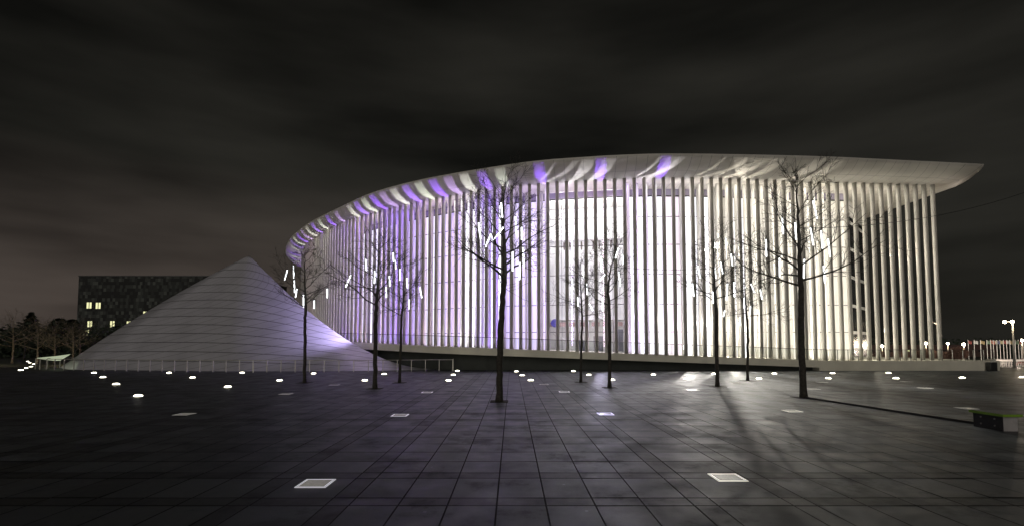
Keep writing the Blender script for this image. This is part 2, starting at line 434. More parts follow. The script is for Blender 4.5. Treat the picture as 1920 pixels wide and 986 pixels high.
# back of the roof
bk_in = [Vector(p+(0,)) for p in ((-39, 112), (-26, 120), (-4, 124), (20, 118), (34, 104), (40.6, 86))]
bk_out = [Vector(p+(0,)) for p in ((-43, 116), (-28, 125), (-4, 129), (22, 122), (37, 107), (43.9, 87))]
inner += bk_in; outer += bk_out
prof = [(0, 0), (.16, .03), (.34, .09), (.52, .2), (.69, .37), (.83, .60), (.93, .82), (1, 1.0)]
bm = bmesh.new(); uvl = bm.loops.layers.uv.new('UVMap')
n = len(inner)
acc = [0]
for i in range(1, n+1): acc.append(acc[-1]+(inner[i % n]-inner[(i-1) % n]).length)
rings = []
for i in range(n):
    rings.append([bm.verts.new((inner[i].lerp(outer[i], a).x, inner[i].lerp(outer[i], a).y, ZT+(ZE-ZT)*h)) for a, h in prof])
for i in range(n):
    j = (i+1) % n
    for k in range(len(prof)-1):
        f = bm.faces.new((rings[i][k], rings[j][k], rings[j][k+1], rings[i][k+1]))
        for lp, (uu, vv) in zip(f.loops, ((acc[i], prof[k][0]), (acc[i+1], prof[k][0]), (acc[i+1], prof[k+1][0]), (acc[i], prof[k+1][0]))): lp[uvl].uv = (uu, vv)
# lip + top surface
lip = [bm.verts.new((outer[i].x, outer[i].y, ZE+.10)) for i in range(n)]
tin = [bm.verts.new((inner[i].x*.97, inner[i].y*.99+.6, ZE-.1)) for i in range(n)]
for i in range(n):
    j = (i+1) % n
    f = bm.faces.new((rings[i][-1], rings[j][-1], lip[j], lip[i]))
    for lp in f.loops: lp[uvl].uv = (.3, .8)
    f = bm.faces.new((lip[i], lip[j], tin[j], tin[i]))
    for lp in f.loops: lp[uvl].uv = (.3, .8)
f = bm.faces.new(tin)
for lp in f.loops: lp[uvl].uv = (.3, .8)
f = bm.faces.new([rings[i][0] for i in range(n)])
for lp in f.loops: lp[uvl].uv = (lp.vert.co.x, lp.vert.co.y*.5+.25)
bmesh.ops.triangulate(bm, faces=[f_ for f_ in bm.faces if len(f_.verts) > 4])
bmesh.ops.recalc_face_normals(bm, faces=bm.faces)
M['brim'] = panel_mat('brim_panels', (.72, .69, .63), .42, 0, [(1/.86, 0, .03, .7), (0, 1/.52, .02, .6)])
roof = obj('roof', bm, M['brim'], hall, smooth=False)
for p in roof.data.polygons:
    p.use_smooth = len(p.vertices) == 4

# terrace slab: sloping top, overhanging its dark base
edge = [(42.8, 44.6), (26.9, 44.6), (10, 44.6), (-2.5, 44.7), (-7, 45.9), (-11, 48.4), (-15, 51.8), (-20, 56.6), (-26, 63.4), (-32, 72), (-38, 84), (-43, 100)]
def smooth_edge(e, k=6):
    pts = catmull([Vector((x, y, 0)) for x, y in e], k); return [(p.x, p.y) for p in pts]
ee = [(42.8, 44.6)]+[(x, 44.6) for x in range(40, -1, -4)]+smooth_edge(edge[3:])
poly = ee+[(-44, 118), (42.8, 118)]
bm = bmesh.new()
a = [bm.verts.new((x, y, deck(x)-.62)) for x, y in poly]; b = [bm.verts.new((x, y, deck(x))) for x, y in poly]
n = len(poly)
for i in range(n): bm.faces.new((a[i], a[(i+1) % n], b[(i+1) % n], b[i]))
bm.faces.new(b); bm.faces.new(a[::-1])
bmesh.ops.triangulate(bm, faces=[f_ for f_ in bm.faces if len(f_.verts) > 4])
bmesh.ops.recalc_face_normals(bm, faces=bm.faces)
obj('terrace_slab', bm, M['fascia'], hall)
bm = bmesh.new()
box(bm, ((26.95+42.797)/2, 44.62+.5, .12), (42.797-26.95, 1.0, .3))
box(bm, (42.797-.5, 70, .12), (1.0, 48, .3))
obj('plinth', bm, M['fascia'], hall)
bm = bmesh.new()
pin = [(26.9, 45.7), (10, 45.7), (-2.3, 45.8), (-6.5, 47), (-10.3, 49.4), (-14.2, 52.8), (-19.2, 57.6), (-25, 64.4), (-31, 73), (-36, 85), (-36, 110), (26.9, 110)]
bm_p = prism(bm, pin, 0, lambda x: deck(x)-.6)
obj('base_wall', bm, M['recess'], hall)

# glazed body: bays of lit glass behind the columns
GD = -3.25
STORE = [622, 571, 516, 462, 411]
zl = [atY(1200, v, 48.6).z for v in STORE]   # transom heights
bays = list(range(GI0, NC-3, 2))
mbm = bmesh.new(); tbm = bmesh.new(); lbm = bmesh.new()
arc = 0
entr = []
for bi, i in enumerate(bays):
    j = min(i+2, NC-1)
    p, q = off(i, GD), off(j, GD)
    L = (q-p).length; u = pxu((p+q)/2)
    z0, z0b, z1 = deck(p.x), deck(q.x), ZT-.62
    arc2 = arc+L
    r_ = rnd.random()
    if u > 1330: key = 'cream' if r_ < .6 else ('creamdim' if r_ < .92 else 'white')
    elif u > 1180: key = 'white' if r_ < .5 else 'pink'
    elif u > 860: key = 'white' if r_ < .5 else ('lav' if r_ < .88 else 'pink')
    else: key = 'white' if r_ < .5 else ('lav' if r_ < .72 else ('violet' if r_ < .86 else 'pink'))
    is_entr = 1015 < u < 1185
    wb = bmesh.new(); ul = wb.loops.layers.uv.new('UVMap')
    vs = [wb.verts.new((p.x, p.y, z0)), wb.verts.new((q.x, q.y, z0b)), wb.verts.new((q.x, q.y, z1)), wb.verts.new((p.x, p.y, z1))]
    f = wb.faces.new(vs)
    for lp, c_ in zip(f.loops, ((arc, z0), (arc2, z0b), (arc2, z1), (arc, z1))): lp[ul].uv = c_
    if is_entr: entr.append(i); obj('window', wb, M['glass'], hall)
    elif bi < 100: obj('window', wb, GL[key], hall)
    # transoms
    nn = NR[i]
    for z in zl:
        a_, b_ = p+nn*.05, q+nn*.05
        tube(mbm, [(a_.x, a_.y, z), (b_.x, b_.y, z)], .035, 4)
    a_ = p+nn*.04
    tube(mbm, [(a_.x, a_.y, z0), (a_.x, a_.y, z1)], .03, 4)
    # louvre band and dark slot below it
    for (za, zb, bmx, o_) in ((ZT-.62, ZT-.02, lbm, .12), (ZT-.78, ZT-.64, tbm, .16)):
        v4 = [bmx.verts.new((s.x+nn.x*o_, s.y+nn.y*o_, z)) for s, z in ((p, za), (q, za), (q, zb), (p, zb))]
        bmx.faces.new(v4)
    arc = arc2
obj('transoms', mbm, M['dark_metal'], hall)
obj('louvre_band', lbm, M['violet_band'], hall)
obj('glazing_head', tbm, M['dark_metal'], hall)

# glazed end wall on the right: white frame, dark panes
e0 = off(GI0, GD); e1 = Vector((39.2, 55.6, 0))
d_ = (e1-e0); L = d_.length; ang = math.atan2(d_.y, d_.x)
bm = bmesh.new(); db = bmesh.new()
nb = 2
zs = [deck(34)]+zl+[ZT-1.9]
for k in range(nb+1):
    c_ = e0+d_*(k/nb)
    box(bm, (c_.x, c_.y, (ZT+.9)/2), (.16, .12, ZT-.9), ang)
for z in zs+[ZT-.6]:
    c_ = (e0+e1)/2; box(bm, (c_.x, c_.y, z), (L, .10, .30), ang)
c_ = (e0+e1)/2; box(bm, (c_.x, c_.y, ZT-1.2), (L, .2, 1.3), ang)
obj('end_frame', bm, M['column_in'], hall)
c_ = (e0+e1)/2
obj('end_glass', bbox((c_.x, c_.y, (ZT+.9)/2-.5), (L-.1, .05, ZT-2.2), ang), M['dark_glass'], hall)
# blank wall behind, so that nothing shows through the body
bm = bmesh.new()
wl = [(39.1, 55.9), (38.5, 80), (28, 104), (0, 112), (-26, 108), (-33, 100)]
for (x0, y0), (x1, y1) in zip(wl, wl[1:]):
    vs = [bm.verts.new((x0, y0, .4)), bm.verts.new((x1, y1, .4)), bm.verts.new((x1, y1, ZT-.01)), bm.verts.new((x0, y0, ZT-.01))]; bm.faces.new(vs)
obj('rear_wall', bm, M['column_in'], hall)

# foyer seen through the clear bays
if entr:
    ea, eb = off(entr[0], GD), off(min(entr[-1]+2, NC-1), GD)
    mid = (ea+eb)/2; dx = (eb-ea); Lf = dx.length; ax = dx.normalized(); nin = Vector((-ax.y, ax.x, 0)); nin = nin if nin.y > 0 else -nin
    an = math.atan2(ax.y, ax.x)
    def fp(s, dep, z): v_ = mid+ax*s+nin*dep; return (v_.x, v_.y, z)
    zf = deck(mid.x)
    bm = bmesh.new()
    box(bm, fp(0, 6.0, 9), (Lf+3, .2, 16), an)
    box(bm, fp(Lf/2+.6, 3, 9), (.2, 5.8, 16), an); box(bm, fp(-Lf/2-.6, 3, 9), (.2, 5.8, 16), an)
    obj('foyer_wall', bm, M['column_in'], hall)
    bm = bmesh.new(); box(bm, fp(0, 3.0, 12.6), (Lf+1, 3.4, .12), an); box(bm, fp(0, 4.6, 5.0), (Lf+1, 2.4, .35), an)
    obj('foyer_gallery', bm, M['column_in'], hall)
    bm = bmesh.new()
    for k in range(11):
        s = -Lf*.36+k*Lf*.072
        box(bm, fp(s, 1.5+.05*k, 12.2), (.12, .2, 1.0-.05*abs(k-5)), an+.2)
    obj('ceiling_grille', bm, M['grille'], hall)
    bm = bmesh.new()
    for k in range(7): box(bm, fp(-Lf/2+1+k*Lf/7, 3.3, 4.35), (Lf/7-.35, .06, .42), an)
    obj('gallery_panels', bm, mat('brown_panel', (.26, .17, .16), .6), hall)
    bm = bmesh.new()
    box(bm, fp(-1.0, 2.2, zf+.75), (.9, .6, 1.5), an); box(bm, fp(.6, 2.4, zf+.55), (1.1, .6, 1.1), an); box(bm, fp(-3.2, 3.2, zf+1.1), (.5, .3, 2.2), an)
    box(bm, fp(3.0, 2.6, zf+1.0), (.12, .12, 2.0), an)
    obj('ticket_counter', bm, mat('counter_grey', (.12, .12, .14), .5), hall)
    bm = bmesh.new()
    tube(bm, [fp(1.6, 2, zf+.2), fp(3.6, 3.2, zf+1.8)], .05, 6); tube(bm, [fp(1.6, 2, zf+.5), fp(3.6, 3.2, zf+2.1)], .04, 6)
    obj('stair_rail', bm, M['metal'], hall)
    bm = bmesh.new(); bmesh.ops.create_circle(bm, cap_ends=True, radius=.42, segments=24, matrix=Matrix.Translation(fp(3.2, 1.1, 4.4)) @ Matrix.Rotation(an, 4, 'Z') @ Matrix.Rotation(R(90), 4, 'X'))
    obj('round_sign', bm, mat('blue_sign', (.06, .05, .4), .5), hall)
    for s in (-Lf*.3, 0, Lf*.3):
        for z, pw in ((16.0, 420), (8.5, 150), (4.1, 60)):
            l_ = bpy.data.lights.new('foyer_lamp', 'POINT'); l_.energy = pw*.9; l_.color = (.95, .93, 1); l_.shadow_soft_size = .6
            lo_ = bpy.data.objects.new('foyer_lamp', l_); C.objects.link(lo_); lo_.location = fp(s, 2.6, z)

# floor strips between the column rows; ceiling strips and column lines are added fill
COLS = {'white': (1, .98, 1), 'lav': (.72, .58, 1), 'violet': (.34, .18, 1), 'pink': (1, .74, .9), 'cream': (1, .93, .80)}
def area(name, loc, dirv, sx, sy, e_, col, along=None):
    l_ = bpy.data.lights.new(name, 'AREA'); l_.shape = 'RECTANGLE'; l_.size = sx; l_.size_y = sy; l_.energy = e_; l_.color = col
    o_ = bpy.data.objects.new(name, l_); C.objects.link(o_)
    z = -Vector(dirv).normalized(); x = Vector(along).normalized(); x = (x-z*x.dot(z)).normalized(); y = z.cross(x)
    mt = Matrix((x, y, z)).transposed().to_4x4(); mt.translation = loc; o_.matrix_world = mt
    return o_
seg = 4
for i in range(GI0-3, NC-6, seg):
    c_ = off(i, -.24)
    u = pxu(c_)
    if u > 1290: ck = 'cream'
    elif u > 950: ck = rnd.choice(['white', 'white', 'lav', 'pink', 'lav'])
    else: ck = rnd.choice(['lav', 'violet', 'white', 'pink', 'violet', 'lav', 'white'])
    z0 = deck(c_.x)
    area('column_line_fill', (c_.x, c_.y, (z0+ZT)/2), -NR[i], .14, ZT-z0-1, 170 if ck == 'cream' else 185, COLS[ck], (curve[min(NC-1, i+1)]-curve[i]))  # added line light behind the outer column, brightens the inner row evenly
    c_ = off(i+2, -.75)
    area('floor_strip', (c_.x, c_.y, z0+.05), (0, 0, 1), 2.4, .2, 40, COLS[ck], curve[min(NC-1, i+3)]-curve[i])
    area('ceiling_fill_strip', (c_.x, c_.y, ZT-.04), (NR[i].x*-.25, NR[i].y*-.25, -1), 2.4, .2, 25, COLS[ck], curve[min(NC-1, i+3)]-curve[i])  # added fill from above, evens out the light along the columns
for i in range(0, 15):  # line lights added to brighten the left flanks of the right hand columns
    al = (curve[i]-curve[i+1]).normalized(); c_ = curve[i+1]+al*.21+NR[i]*.02; z0 = deck(c_.x)
    area('column_line_fill', (c_.x, c_.y, (z0+ZT)/2), al+NR[i]*.15, .08, ZT-z0-.6, 42, (1, .95, .82), NR[i])
# spots that throw coloured patches through the outer row onto the brim
def spot(name, loc, tgt, e_, col, ang, blend=.3, size=.03, lat=None, wide=1):
    l_ = bpy.data.lights.new(name, 'SPOT'); l_.energy = e_; l_.color = col; l_.spot_size = ang; l_.spot_blend = blend; l_.shadow_soft_size = size
    o_ = bpy.data.objects.new(name, l_); C.objects.link(o_); o_.location = loc
    z = (Vector(loc)-Vector(tgt)).normalized()
    if lat is None: o_.rotation_euler = (-z).to_track_quat('-Z', 'Y').to_euler(); return o_
    x = Vector(lat); x = (x-z*x.dot(z)).normalized(); y = z.cross(x)
    mt = Matrix((x*wide, y, z)).transposed().to_4x4(); mt.translation = loc; o_.matrix_world = mt; return o_
k = 0
for i in [q for q in range(14, 72, 2)]+list(range(74, NC-8, 3)):
    u = pxu(curve[i])
    al = (curve[i+1]-curve[i]).normalized()
    c_ = off(i, -.8)+al*.43
    pal = [(.28, .10, 1), (.90, 1, .86), (.34, .16, 1), (.95, .98, .92), (.6, .4, 1)]
    col_ = pal[k % 5] if u < 1275 else (1, .93, .8)
    fan = 0 if u < 930 else rnd.choice((-3.2, -1.6, 1.6, 3.2))
    if 930 <= u < 1275:
        hit = [q for q, c__ in ((970, 1), (1017, 0), (1138, 0), (1252, 0)) if abs(u-q) < 19]
        if hit: fan = 0; col_ = (.92, 1, .88) if hit[0] == 970 else (.28, .10, 1)
        else: col_ = (.95, .93, 1)
    c_ = off(i, -1.1)+al*.43
    t_ = off(i, 1.35)+al*(.43+fan)
    z0 = ZT-9 if fan == 0 else ZT-6
    hd = (t_-c_); hd.z = 0; hd.normalize(); lt_ = Vector((-hd.y, hd.x, 0))
    d2 = (ZT-z0)**2+hd.length
    e_ = (64 if col_[0] < .5 else 40)*((ZT+.3-z0)**2+(t_-c_).length_squared)*(1.0 if u < 1275 else (.65 if u < 1500 else .3))*(1.2 if u < 930 else .85)
    spot('brim_spot', (c_.x, c_.y, z0), (t_.x, t_.y, ZT+.35), e_, col_, R(20) if fan == 0 else R(34), .12, .02, lt_, .30 if fan == 0 else .34)
    k += 1
def gap_at(u, d):
    i = min(range(4, 80), key=lambda q: abs(pxu(off(q, d)+(curve[q]-curve[q+1])*.29)-u))
    al = (curve[i]-curve[i+1]).normalized()
    c_ = off(i, d)+al*.25
    return c_
# ------------------------------------------------------------------ floodlights high among the columns
for (u, v, lb) in ((1332, 467, 'lowest and leftmost white floodlight in the short row between the bright columns'),
                   (1340, 461, 'second floodlight from the left in the short row between the bright columns'),
                   (1348, 455, 'third floodlight from the left in the short row between the bright columns'),
                   (1358, 448, 'highest and rightmost floodlight in the short row between the bright columns')):
    z_ = atY(u, v, 46.1).z; p = gap_at(u, -2.1); p.z = z_; k_ = (p-Vector((0, 0, EYE)))
    t = thing('floodlight', lb, 'floodlight', p, 0, 'floodlights between the columns')
    obj('housing', bbox((0, .12, 0), (.3, .2, .24)), M['dark_metal'], t)
    obj('lens', bbox((0, 0, 0), (.22, .035, .16)), M['flood_bulb'], t)
    bm = bmesh.new(); tube(bm, [(0, .2, 0), (0, .7, .15)], .03, 6); obj('bracket', bm, M['dark_metal'], t)
    spot('flood_beam', p+Vector((0, -.05, 0)), p+Vector((-.5, -11, -9)), {1332: 1200, 1340: 1200, 1348: 7000, 1358: 4500}[u], (1, .95, .85), R(84), .7, .03)
for u_, e_, cc in ((1352, 2300, (1, .95, .85)), (1385, 900, (1, .95, .85)), (1290, 900, (1, .95, .88)), (1640, 120, (1, .9, .74)), (1120, 450, (.75, .7, 1)),):  # extra low floods added to strengthen the light streaks on the plaza
    p = gap_at(u_, -2.1); p.z = deck(p.x)+1.9
    spot('extra_floor_flood', p, p+Vector((0, -10, -1.2)), e_, cc, R(160), .4, .03)
p = gap_at(1640, -2.1); p.z = 11
spot('flood_beam', p, p+Vector((6, -9, -7)), 500, (1, .88, .7), R(165), .5, .03)

p = Vector((-13.5, 49.0, 5.5))
spot('cone_fill', p, (-24, 50, 3), 3200, (.62, .52, 1), R(100), .8, .1)  # violet fill added to brighten the right slope of the cone
# ------------------------------------------------------------------ balustrades and railings
bal = thing('glass_balustrade', 'long low glass balustrade with a thin dark handrail along the terrace edge', 'balustrade')
pts = [Vector((x, y+.18, 0)) for x, y in ee if x < 42.5]
pts = [Vector((42.5, 44.78, 0))]+pts
gb = bmesh.new(); hb = bmesh.new()
pr = resample(pts, .92)
for a_, b_ in zip(pr, pr[1:]):
    if a_.y > 80: break
    za, zb = deck(a_.x), deck(b_.x)
    gb.faces.new([gb.verts.new(c) for c in ((a_.x, a_.y, za+.02), (b_.x, b_.y, zb+.02), (b_.x, b_.y, zb+.93), (a_.x, a_.y, za+.93))])
tube(hb, [(p.x, p.y, deck(p.x)+.96) for p in pr if p.y < 80], .024, 6)
obj('glass_panels', gb, M['glass'], bal); obj('handrail', hb, M['dark_metal'], bal)
for p in pr:
    if p.x > 27.5:
        bm = bmesh.new(); tube(bm, [(p.x, p.y, deck(p.x)), (p.x, p.y, deck(p.x)+.95)], .028, 6)
        obj('post', bm, M['rail'] if p.x > 38.5 else M['dark_metal'], bal)

rl = [atZ(66, 691.5), atZ(78, 692.3), atZ(100, 693), atZ(130, 693.6), atZ(200, 694.8), atZ(300, 696), atZ(400, 696.8), atZ(500, 697.3), atZ(600, 697.3), atZ(700, 696.5), atZ(780, 695.6), atZ(850, 694.6)]
rl = [Vector((p.x, p.y, 0)) for p in rl]
rp_ = resample(catmull(rl, 8), 1.18)
rail = thing('pit_railing', 'long steel railing with thin posts running in front of the cone shaped roof', 'railing')
bm = bmesh.new(); tube(bm, [(p.x, p.y, .98) for p in rp_], .03, 6); obj('handrail', bm, M['rail'], rail)
for p in rp_:
    bm = bmesh.new(); box(bm, (p.x, p.y, .5), (.055, .055, .98)); obj('post', bm, M['rail'], rail)
# returns of the railing at both ends
ret = thing('ramp_railing', 'short steel railing running back beside the right end of the cone shaped roof', 'railing')
r0 = rp_[-1]; rr = [r0+Vector((-.02, .5, 0)), r0+Vector((-.5, 4, 0)), r0+Vector((-1.8, 8, 0))]
rr = resample(catmull(rr, 5), 1.3)
bm = bmesh.new(); tube(bm, [(p.x, p.y, .98) for p in rr], .03, 6); obj('handrail', bm, M['rail'], ret)
for p in rr: obj('post', bbox((p.x, p.y, .49), (.055, .055, .98)), M['rail'], ret)
ret = thing('ramp_railing', 'close set posts of railing running back beside the lit wedge at far left', 'railing')
rr = [rp_[0]+Vector((0.2, 1, 0)), rp_[0]+Vector((1.2, 10, 0))]
rr = resample([rr[0], rr[0].lerp(rr[1], .5), rr[1]], 1.2)
bm = bmesh.new(); tube(bm, [(p.x, p.y, .98) for p in rr], .03, 6); obj('handrail', bm, M['rail'], ret)
for p in rr: obj('post', bbox((p.x, p.y, .49), (.055, .055, .98)), M['rail'], ret)

# ------------------------------------------------------------------ cone shaped roof
cone = thing('cone_roof', 'large grey cone shaped roof with curved panel seams left of the concert hall', 'cone roof')
YA = 54.0
A = atY(467, 479, YA); za = A.z
basefront = [atZ(112, 686, .15), atZ(135, 692, 0), atZ(190, 692.6), atZ(280, 693.6), atZ(400, 695), atZ(520, 695.2), atZ(620, 694.8), atZ(700, 694), atZ(760, 693.2), atZ(815, 692.6)]
basefront = [Vector((p.x, p.y, 0)) for p in basefront]
tipR, tipL = basefront[-1], basefront[0]
back = [tipR+Vector((-.4, 1.6, 0)), Vector((-14, 56, 0)), Vector((-24, 66, 0)), Vector((-38, 66, 0)), Vector((-47, 58, 0)), tipL+Vector((-.5, 2.5, 0))]
fr = catmull(basefront, 12); bk = catmull([tipR]+back+[tipL], 8)[1:-1]
# resample to even spacing
fr = resample(fr, .6)+[tipR]; 
def sag(s, t):
    # s along the front 0 left .. 1 right
    right = 2.25*max(0, (s-.35)/.65)**1.3; left = -.5*max(0, (.35-s)/.35)
    return (right+left-.0)*4*t*(1-t)*(.72+.56*t if s > .35 else 1)
NTC = 40
bm = bmesh.new(); uvl = bm.loops.layers.uv.new('UVMap')
loop = fr+bk; nf = len(fr)
cols_ = []; VV = []
for i, b_ in enumerate(loop):
    s = i/(nf-1) if i < nf else 1-(i-nf+1)/(len(bk)+1)
    row = []
    for k in range(NTC+1):
        t = (k/NTC)
        if t == 0: row.append(None); continue
        p = Vector((A.x, A.y, 0)).lerp(Vector((b_.x, b_.y, 0)), t)
        z = za*(1-t)-sag(s, t)
        if i >= nf: z -= .9*4*t*(1-t)*min(1, (i-nf+1)/3)
        # round off the very tip a little
        pass
        row.append(bm.verts.new((p.x, p.y, max(z, -.3))))
    vv = [0]
    for k in range(1, NTC+1):
        t = k/NTC; zz = max(row[k].co.z, -.3)
        vv.append(t+(1.5*(1-s) if i < nf else 0)*((1-zz/za)-t))
    VV.append(vv)
    cols_.append((s, row))
apex = bm.verts.new((A.x, A.y, za-.04))
n = len(loop)
for i in range(n):
    j = (i+1) % n
    s0, r0_ = cols_[i]; s1, r1_ = cols_[j]
    if abs(s1-s0) > .5: s1 = s0
    for k in range(NTC):
        if k == 0:
            f = bm.faces.new((apex, r0_[1], r1_[1])); uvs = ((s0, 0), (s0, VV[i][1]), (s1, VV[j][1]))
        else:
            f = bm.faces.new((r0_[k], r0_[k+1], r1_[k+1], r1_[k])); uvs = ((s0, VV[i][k]), (s0, VV[i][k+1]), (s1, VV[j][k+1]), (s1, VV[j][k]))
        for lp, c_ in zip(f.loops, uvs): lp[uvl].uv = c_
bmesh.ops.recalc_face_normals(bm, faces=bm.faces)
M['shell'] = panel_mat('shell_panels', (.68, .67, .73), .30, .3, [(0, 14, .075, .8), (14, 20, .055, .55)], tonevar=.1)
obj('shell', bm, M['shell'], cone, smooth=True)
# wedge of entrance ceiling at its left foot, its lamp light put in as emission
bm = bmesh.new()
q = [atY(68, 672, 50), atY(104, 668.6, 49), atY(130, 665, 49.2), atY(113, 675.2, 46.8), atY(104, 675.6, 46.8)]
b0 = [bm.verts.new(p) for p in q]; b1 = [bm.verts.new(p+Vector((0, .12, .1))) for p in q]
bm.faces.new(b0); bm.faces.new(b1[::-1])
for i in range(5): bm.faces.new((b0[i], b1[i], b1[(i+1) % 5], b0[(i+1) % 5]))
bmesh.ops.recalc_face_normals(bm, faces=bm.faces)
obj('lit_canopy', bm, M['canopy_emissive'], cone)

# ------------------------------------------------------------------ dark office block behind
def checker_mat():
    m = bpy.data.materials.new('stone_checker'); m.use_nodes = True; t = m.node_tree; b = t.nodes['Principled BSDF']
    tcn = N(t, 'ShaderNodeTexCoord'); sp = N(t, 'ShaderNodeSeparateXYZ'); t.links.new(tcn.outputs['Object'], sp.inputs[0])
    def cell(sock, size, extra=None):
        d = N(t, 'ShaderNodeMath', operation='DIVIDE'); d.inputs[1].default_value = size
        if extra:
            aa = N(t, 'ShaderNodeMath', operation='ADD'); t.links.new(sock, aa.inputs[0]); t.links.new(extra, aa.inputs[1]); t.links.new(aa.outputs[0], d.inputs[0])
        else: t.links.new(sock, d.inputs[0])
        fl = N(t, 'ShaderNodeMath', operation='FLOOR'); t.links.new(d.outputs[0], fl.inputs[0]); return fl
    fz = cell(sp.outputs[2], .78)
    wz = N(t, 'ShaderNodeTexWhiteNoise', noise_dimensions='1D'); t.links.new(fz.outputs[0], wz.inputs['W'])
    fx = cell(sp.outputs[0], .62, wz.outputs['Value'])
    cb = N(t, 'ShaderNodeCombineXYZ'); t.links.new(fx.outputs[0], cb.inputs[0]); t.links.new(fz.outputs[0], cb.inputs[1])
    wn = N(t, 'ShaderNodeTexWhiteNoise', noise_dimensions='3D'); t.links.new(cb.outputs[0], wn.inputs['Vector'])
    r = N(t, 'ShaderNodeValToRGB'); r.color_ramp.interpolation = 'CONSTANT'
    r.color_ramp.elements[0].color = (.008, .009, .008, 1); r.color_ramp.elements[1].position = .4; r.color_ramp.elements[1].color = (.024, .027, .024, 1)
    e_ = r.color_ramp.elements.new(.66); e_.color = (.048, .054, .048, 1)
    e_ = r.color_ramp.elements.new(.88); e_.color = (.09, .1, .088, 1)
    t.links.new(wn.outputs['Value'], r.inputs[0]); t.links.new(r.outputs[0], b.inputs['Base Color']); b.inputs['Roughness'].default_value = .7
    return m
YB = 120.0
tl_, tr_ = atY(148, 518, YB), atY(470, 521.5, YB+4)
off_ = thing('office_block', 'dark office block with a chequered stone front and a few lit windows', 'office building', (tl_.x, YB, 0))
Lb = tr_.x-tl_.x; Hb = tl_.z
obj('wall', bbox((Lb/2, 12, Hb/2), (Lb, 24, Hb)), checker_mat(), off_)
obj('parapet', bbox((Lb/2, 12, Hb+.1), (Lb+.2, 24.2, .22)), M['dark_metal'], off_)
def win(u0, v0, u1, v1, split=1):
    a_, b_ = atY(u0, v1, YB-.02), atY(u1, v0, YB-.02)
    cx, cz, sx, sz = (a_.x+b_.x)/2-tl_.x, (a_.z+b_.z)/2, b_.x-a_.x, b_.z-a_.z
    bm = bmesh.new()
    box(bm, (cx, -.06, cz+sz/2), (sx+.2, .16, .1)); box(bm, (cx, -.06, cz-sz/2), (sx+.2, .16, .1))
    for k in (-.5, 0, .5): box(bm, (cx+sx*k, -.06, cz), (.12, .14, sz))
    fr_ = obj('window', bm, M['dark_metal'], off_)
    obj('pane', bbox((cx, -.03, cz), (sx, .03, sz)), M['win_yellow'], fr_)
for q in ((162, 566, 173, 578), (179, 566.5, 190, 578.5), (163.5, 601, 174, 613), (206, 601, 216, 613), (237, 601.5, 247, 613.5), (268, 583, 279, 595), (150, 617.5, 168, 629)):
    win(*q)

# ------------------------------------------------------------------ trees
def grow(bm, p, d, L, r, lev, rg, maxlev, nsub, up=.10, wig=.16):
    """one curved limb and its side limbs"""
    n_ = 5 if lev < 2 else 4
    pts = [p.copy()]; dirs = [d.copy()]; dd = d.copy(); c = p.copy()
    for i in range(n_):
        dd = (dd+Vector((rg.gauss(0, wig), rg.gauss(0, wig), rg.gauss(0, wig*.7)+up))).normalized()
        c = c+dd*(L/n_); pts.append(c.copy()); dirs.append(dd.copy())
    rads = [max(r*(1-.78*i/n_), .006) for i in range(n_+1)]
    tube(bm, pts, rads, 6 if lev == 0 else (4 if lev == 1 else 3), cap=False)
    if lev >= maxlev: return
    ns = nsub[lev]
    for k in range(ns):
        f = .22+.74*(k+rg.random()*.6)/ns
        i = min(int(f*n_), n_-1); q = pts[i].lerp(pts[i+1], f*n_-i)
        base = dirs[i+1]; perp = base.orthogonal().normalized(); perp.rotate(Matrix.Rotation(rg.uniform(0, 6.283), 3, base))
        a = rg.uniform(R(32), R(62)); nd = (base*math.cos(a)+perp*math.sin(a)).normalized()
        grow(bm, q, nd, L*rg.uniform(.34, .58)*(1.1-.45*f), max(r*(1-.75*f)*.55, .005), lev+1, rg, maxlev, nsub, up, wig)
def tree(label, path, cb, rt, spread, seed, nl=17, name='bare_tree', cat='tree', group='bare plane trees with hanging light tubes on the plaza', nsub=(7, 5), maxlev=2, bark='bark', pit=True, thick=1):
    """path: world points up the trunk to the leader's top; cb: height of the lowest limb"""
    rg = random.Random(seed); base = path[0]; rt *= .8
    t = thing(name, label, cat, base, 0, group)
    P = [p-base for p in path]; H = P[-1].z
    fine = catmull(P, 6)
    for q in fine[2:]:
        q.x += rg.gauss(0, .012); q.y += rg.gauss(0, .012)
    def rad(z):
        f = z/H; fb = cb/H
        if f < fb: return rt*(1.04-.22*min(1, f/fb)) + rt*.25*max(0, 1-z/.3)
        return max(rt*.85*(1-(f-fb)/(1-fb))**1.1, .008)
    bm = bmesh.new(); tube(bm, fine, [rad(q.z) for q in fine], 10, cap=True)
    obj('trunk', bm, M[bark], t, smooth=True)
    bm = bmesh.new()
    def at(z):
        for a_, b_ in zip(fine, fine[1:]):
            if a_.z <= z <= b_.z: return a_.lerp(b_, (z-a_.z)/max(1e-6, b_.z-a_.z))
        return fine[-1].copy()
    az = rg.uniform(0, 6.28)
    for k in range(nl):
        f = (k/(nl-1))**.9; z = cb+(H-cb)*.80*(k/(nl-1))
        az += 2.4+rg.gauss(0, .3)
        el = R(14)+R(34)*f+rg.gauss(0, .10)
        d = Vector((math.cos(az)*math.cos(el), math.sin(az)*math.cos(el), math.sin(el)))
        L = spread*(1.15-.60*f)*rg.uniform(.75, 1.25)
        grow(bm, at(z), d, L, max(rad(z)*.42, .014)*thick, 0, rg, maxlev, (max(3, int(nsub[0]*(1.1-.5*f))), nsub[1]), up=.05)
    obj('crown', bm, M[bark], t)
    if pit:
        bm = bmesh.new(); box(bm, (0, 0, .006), (.72, .86, .010)); obj('soil_pit', bm, M['soil'], t)
    return t
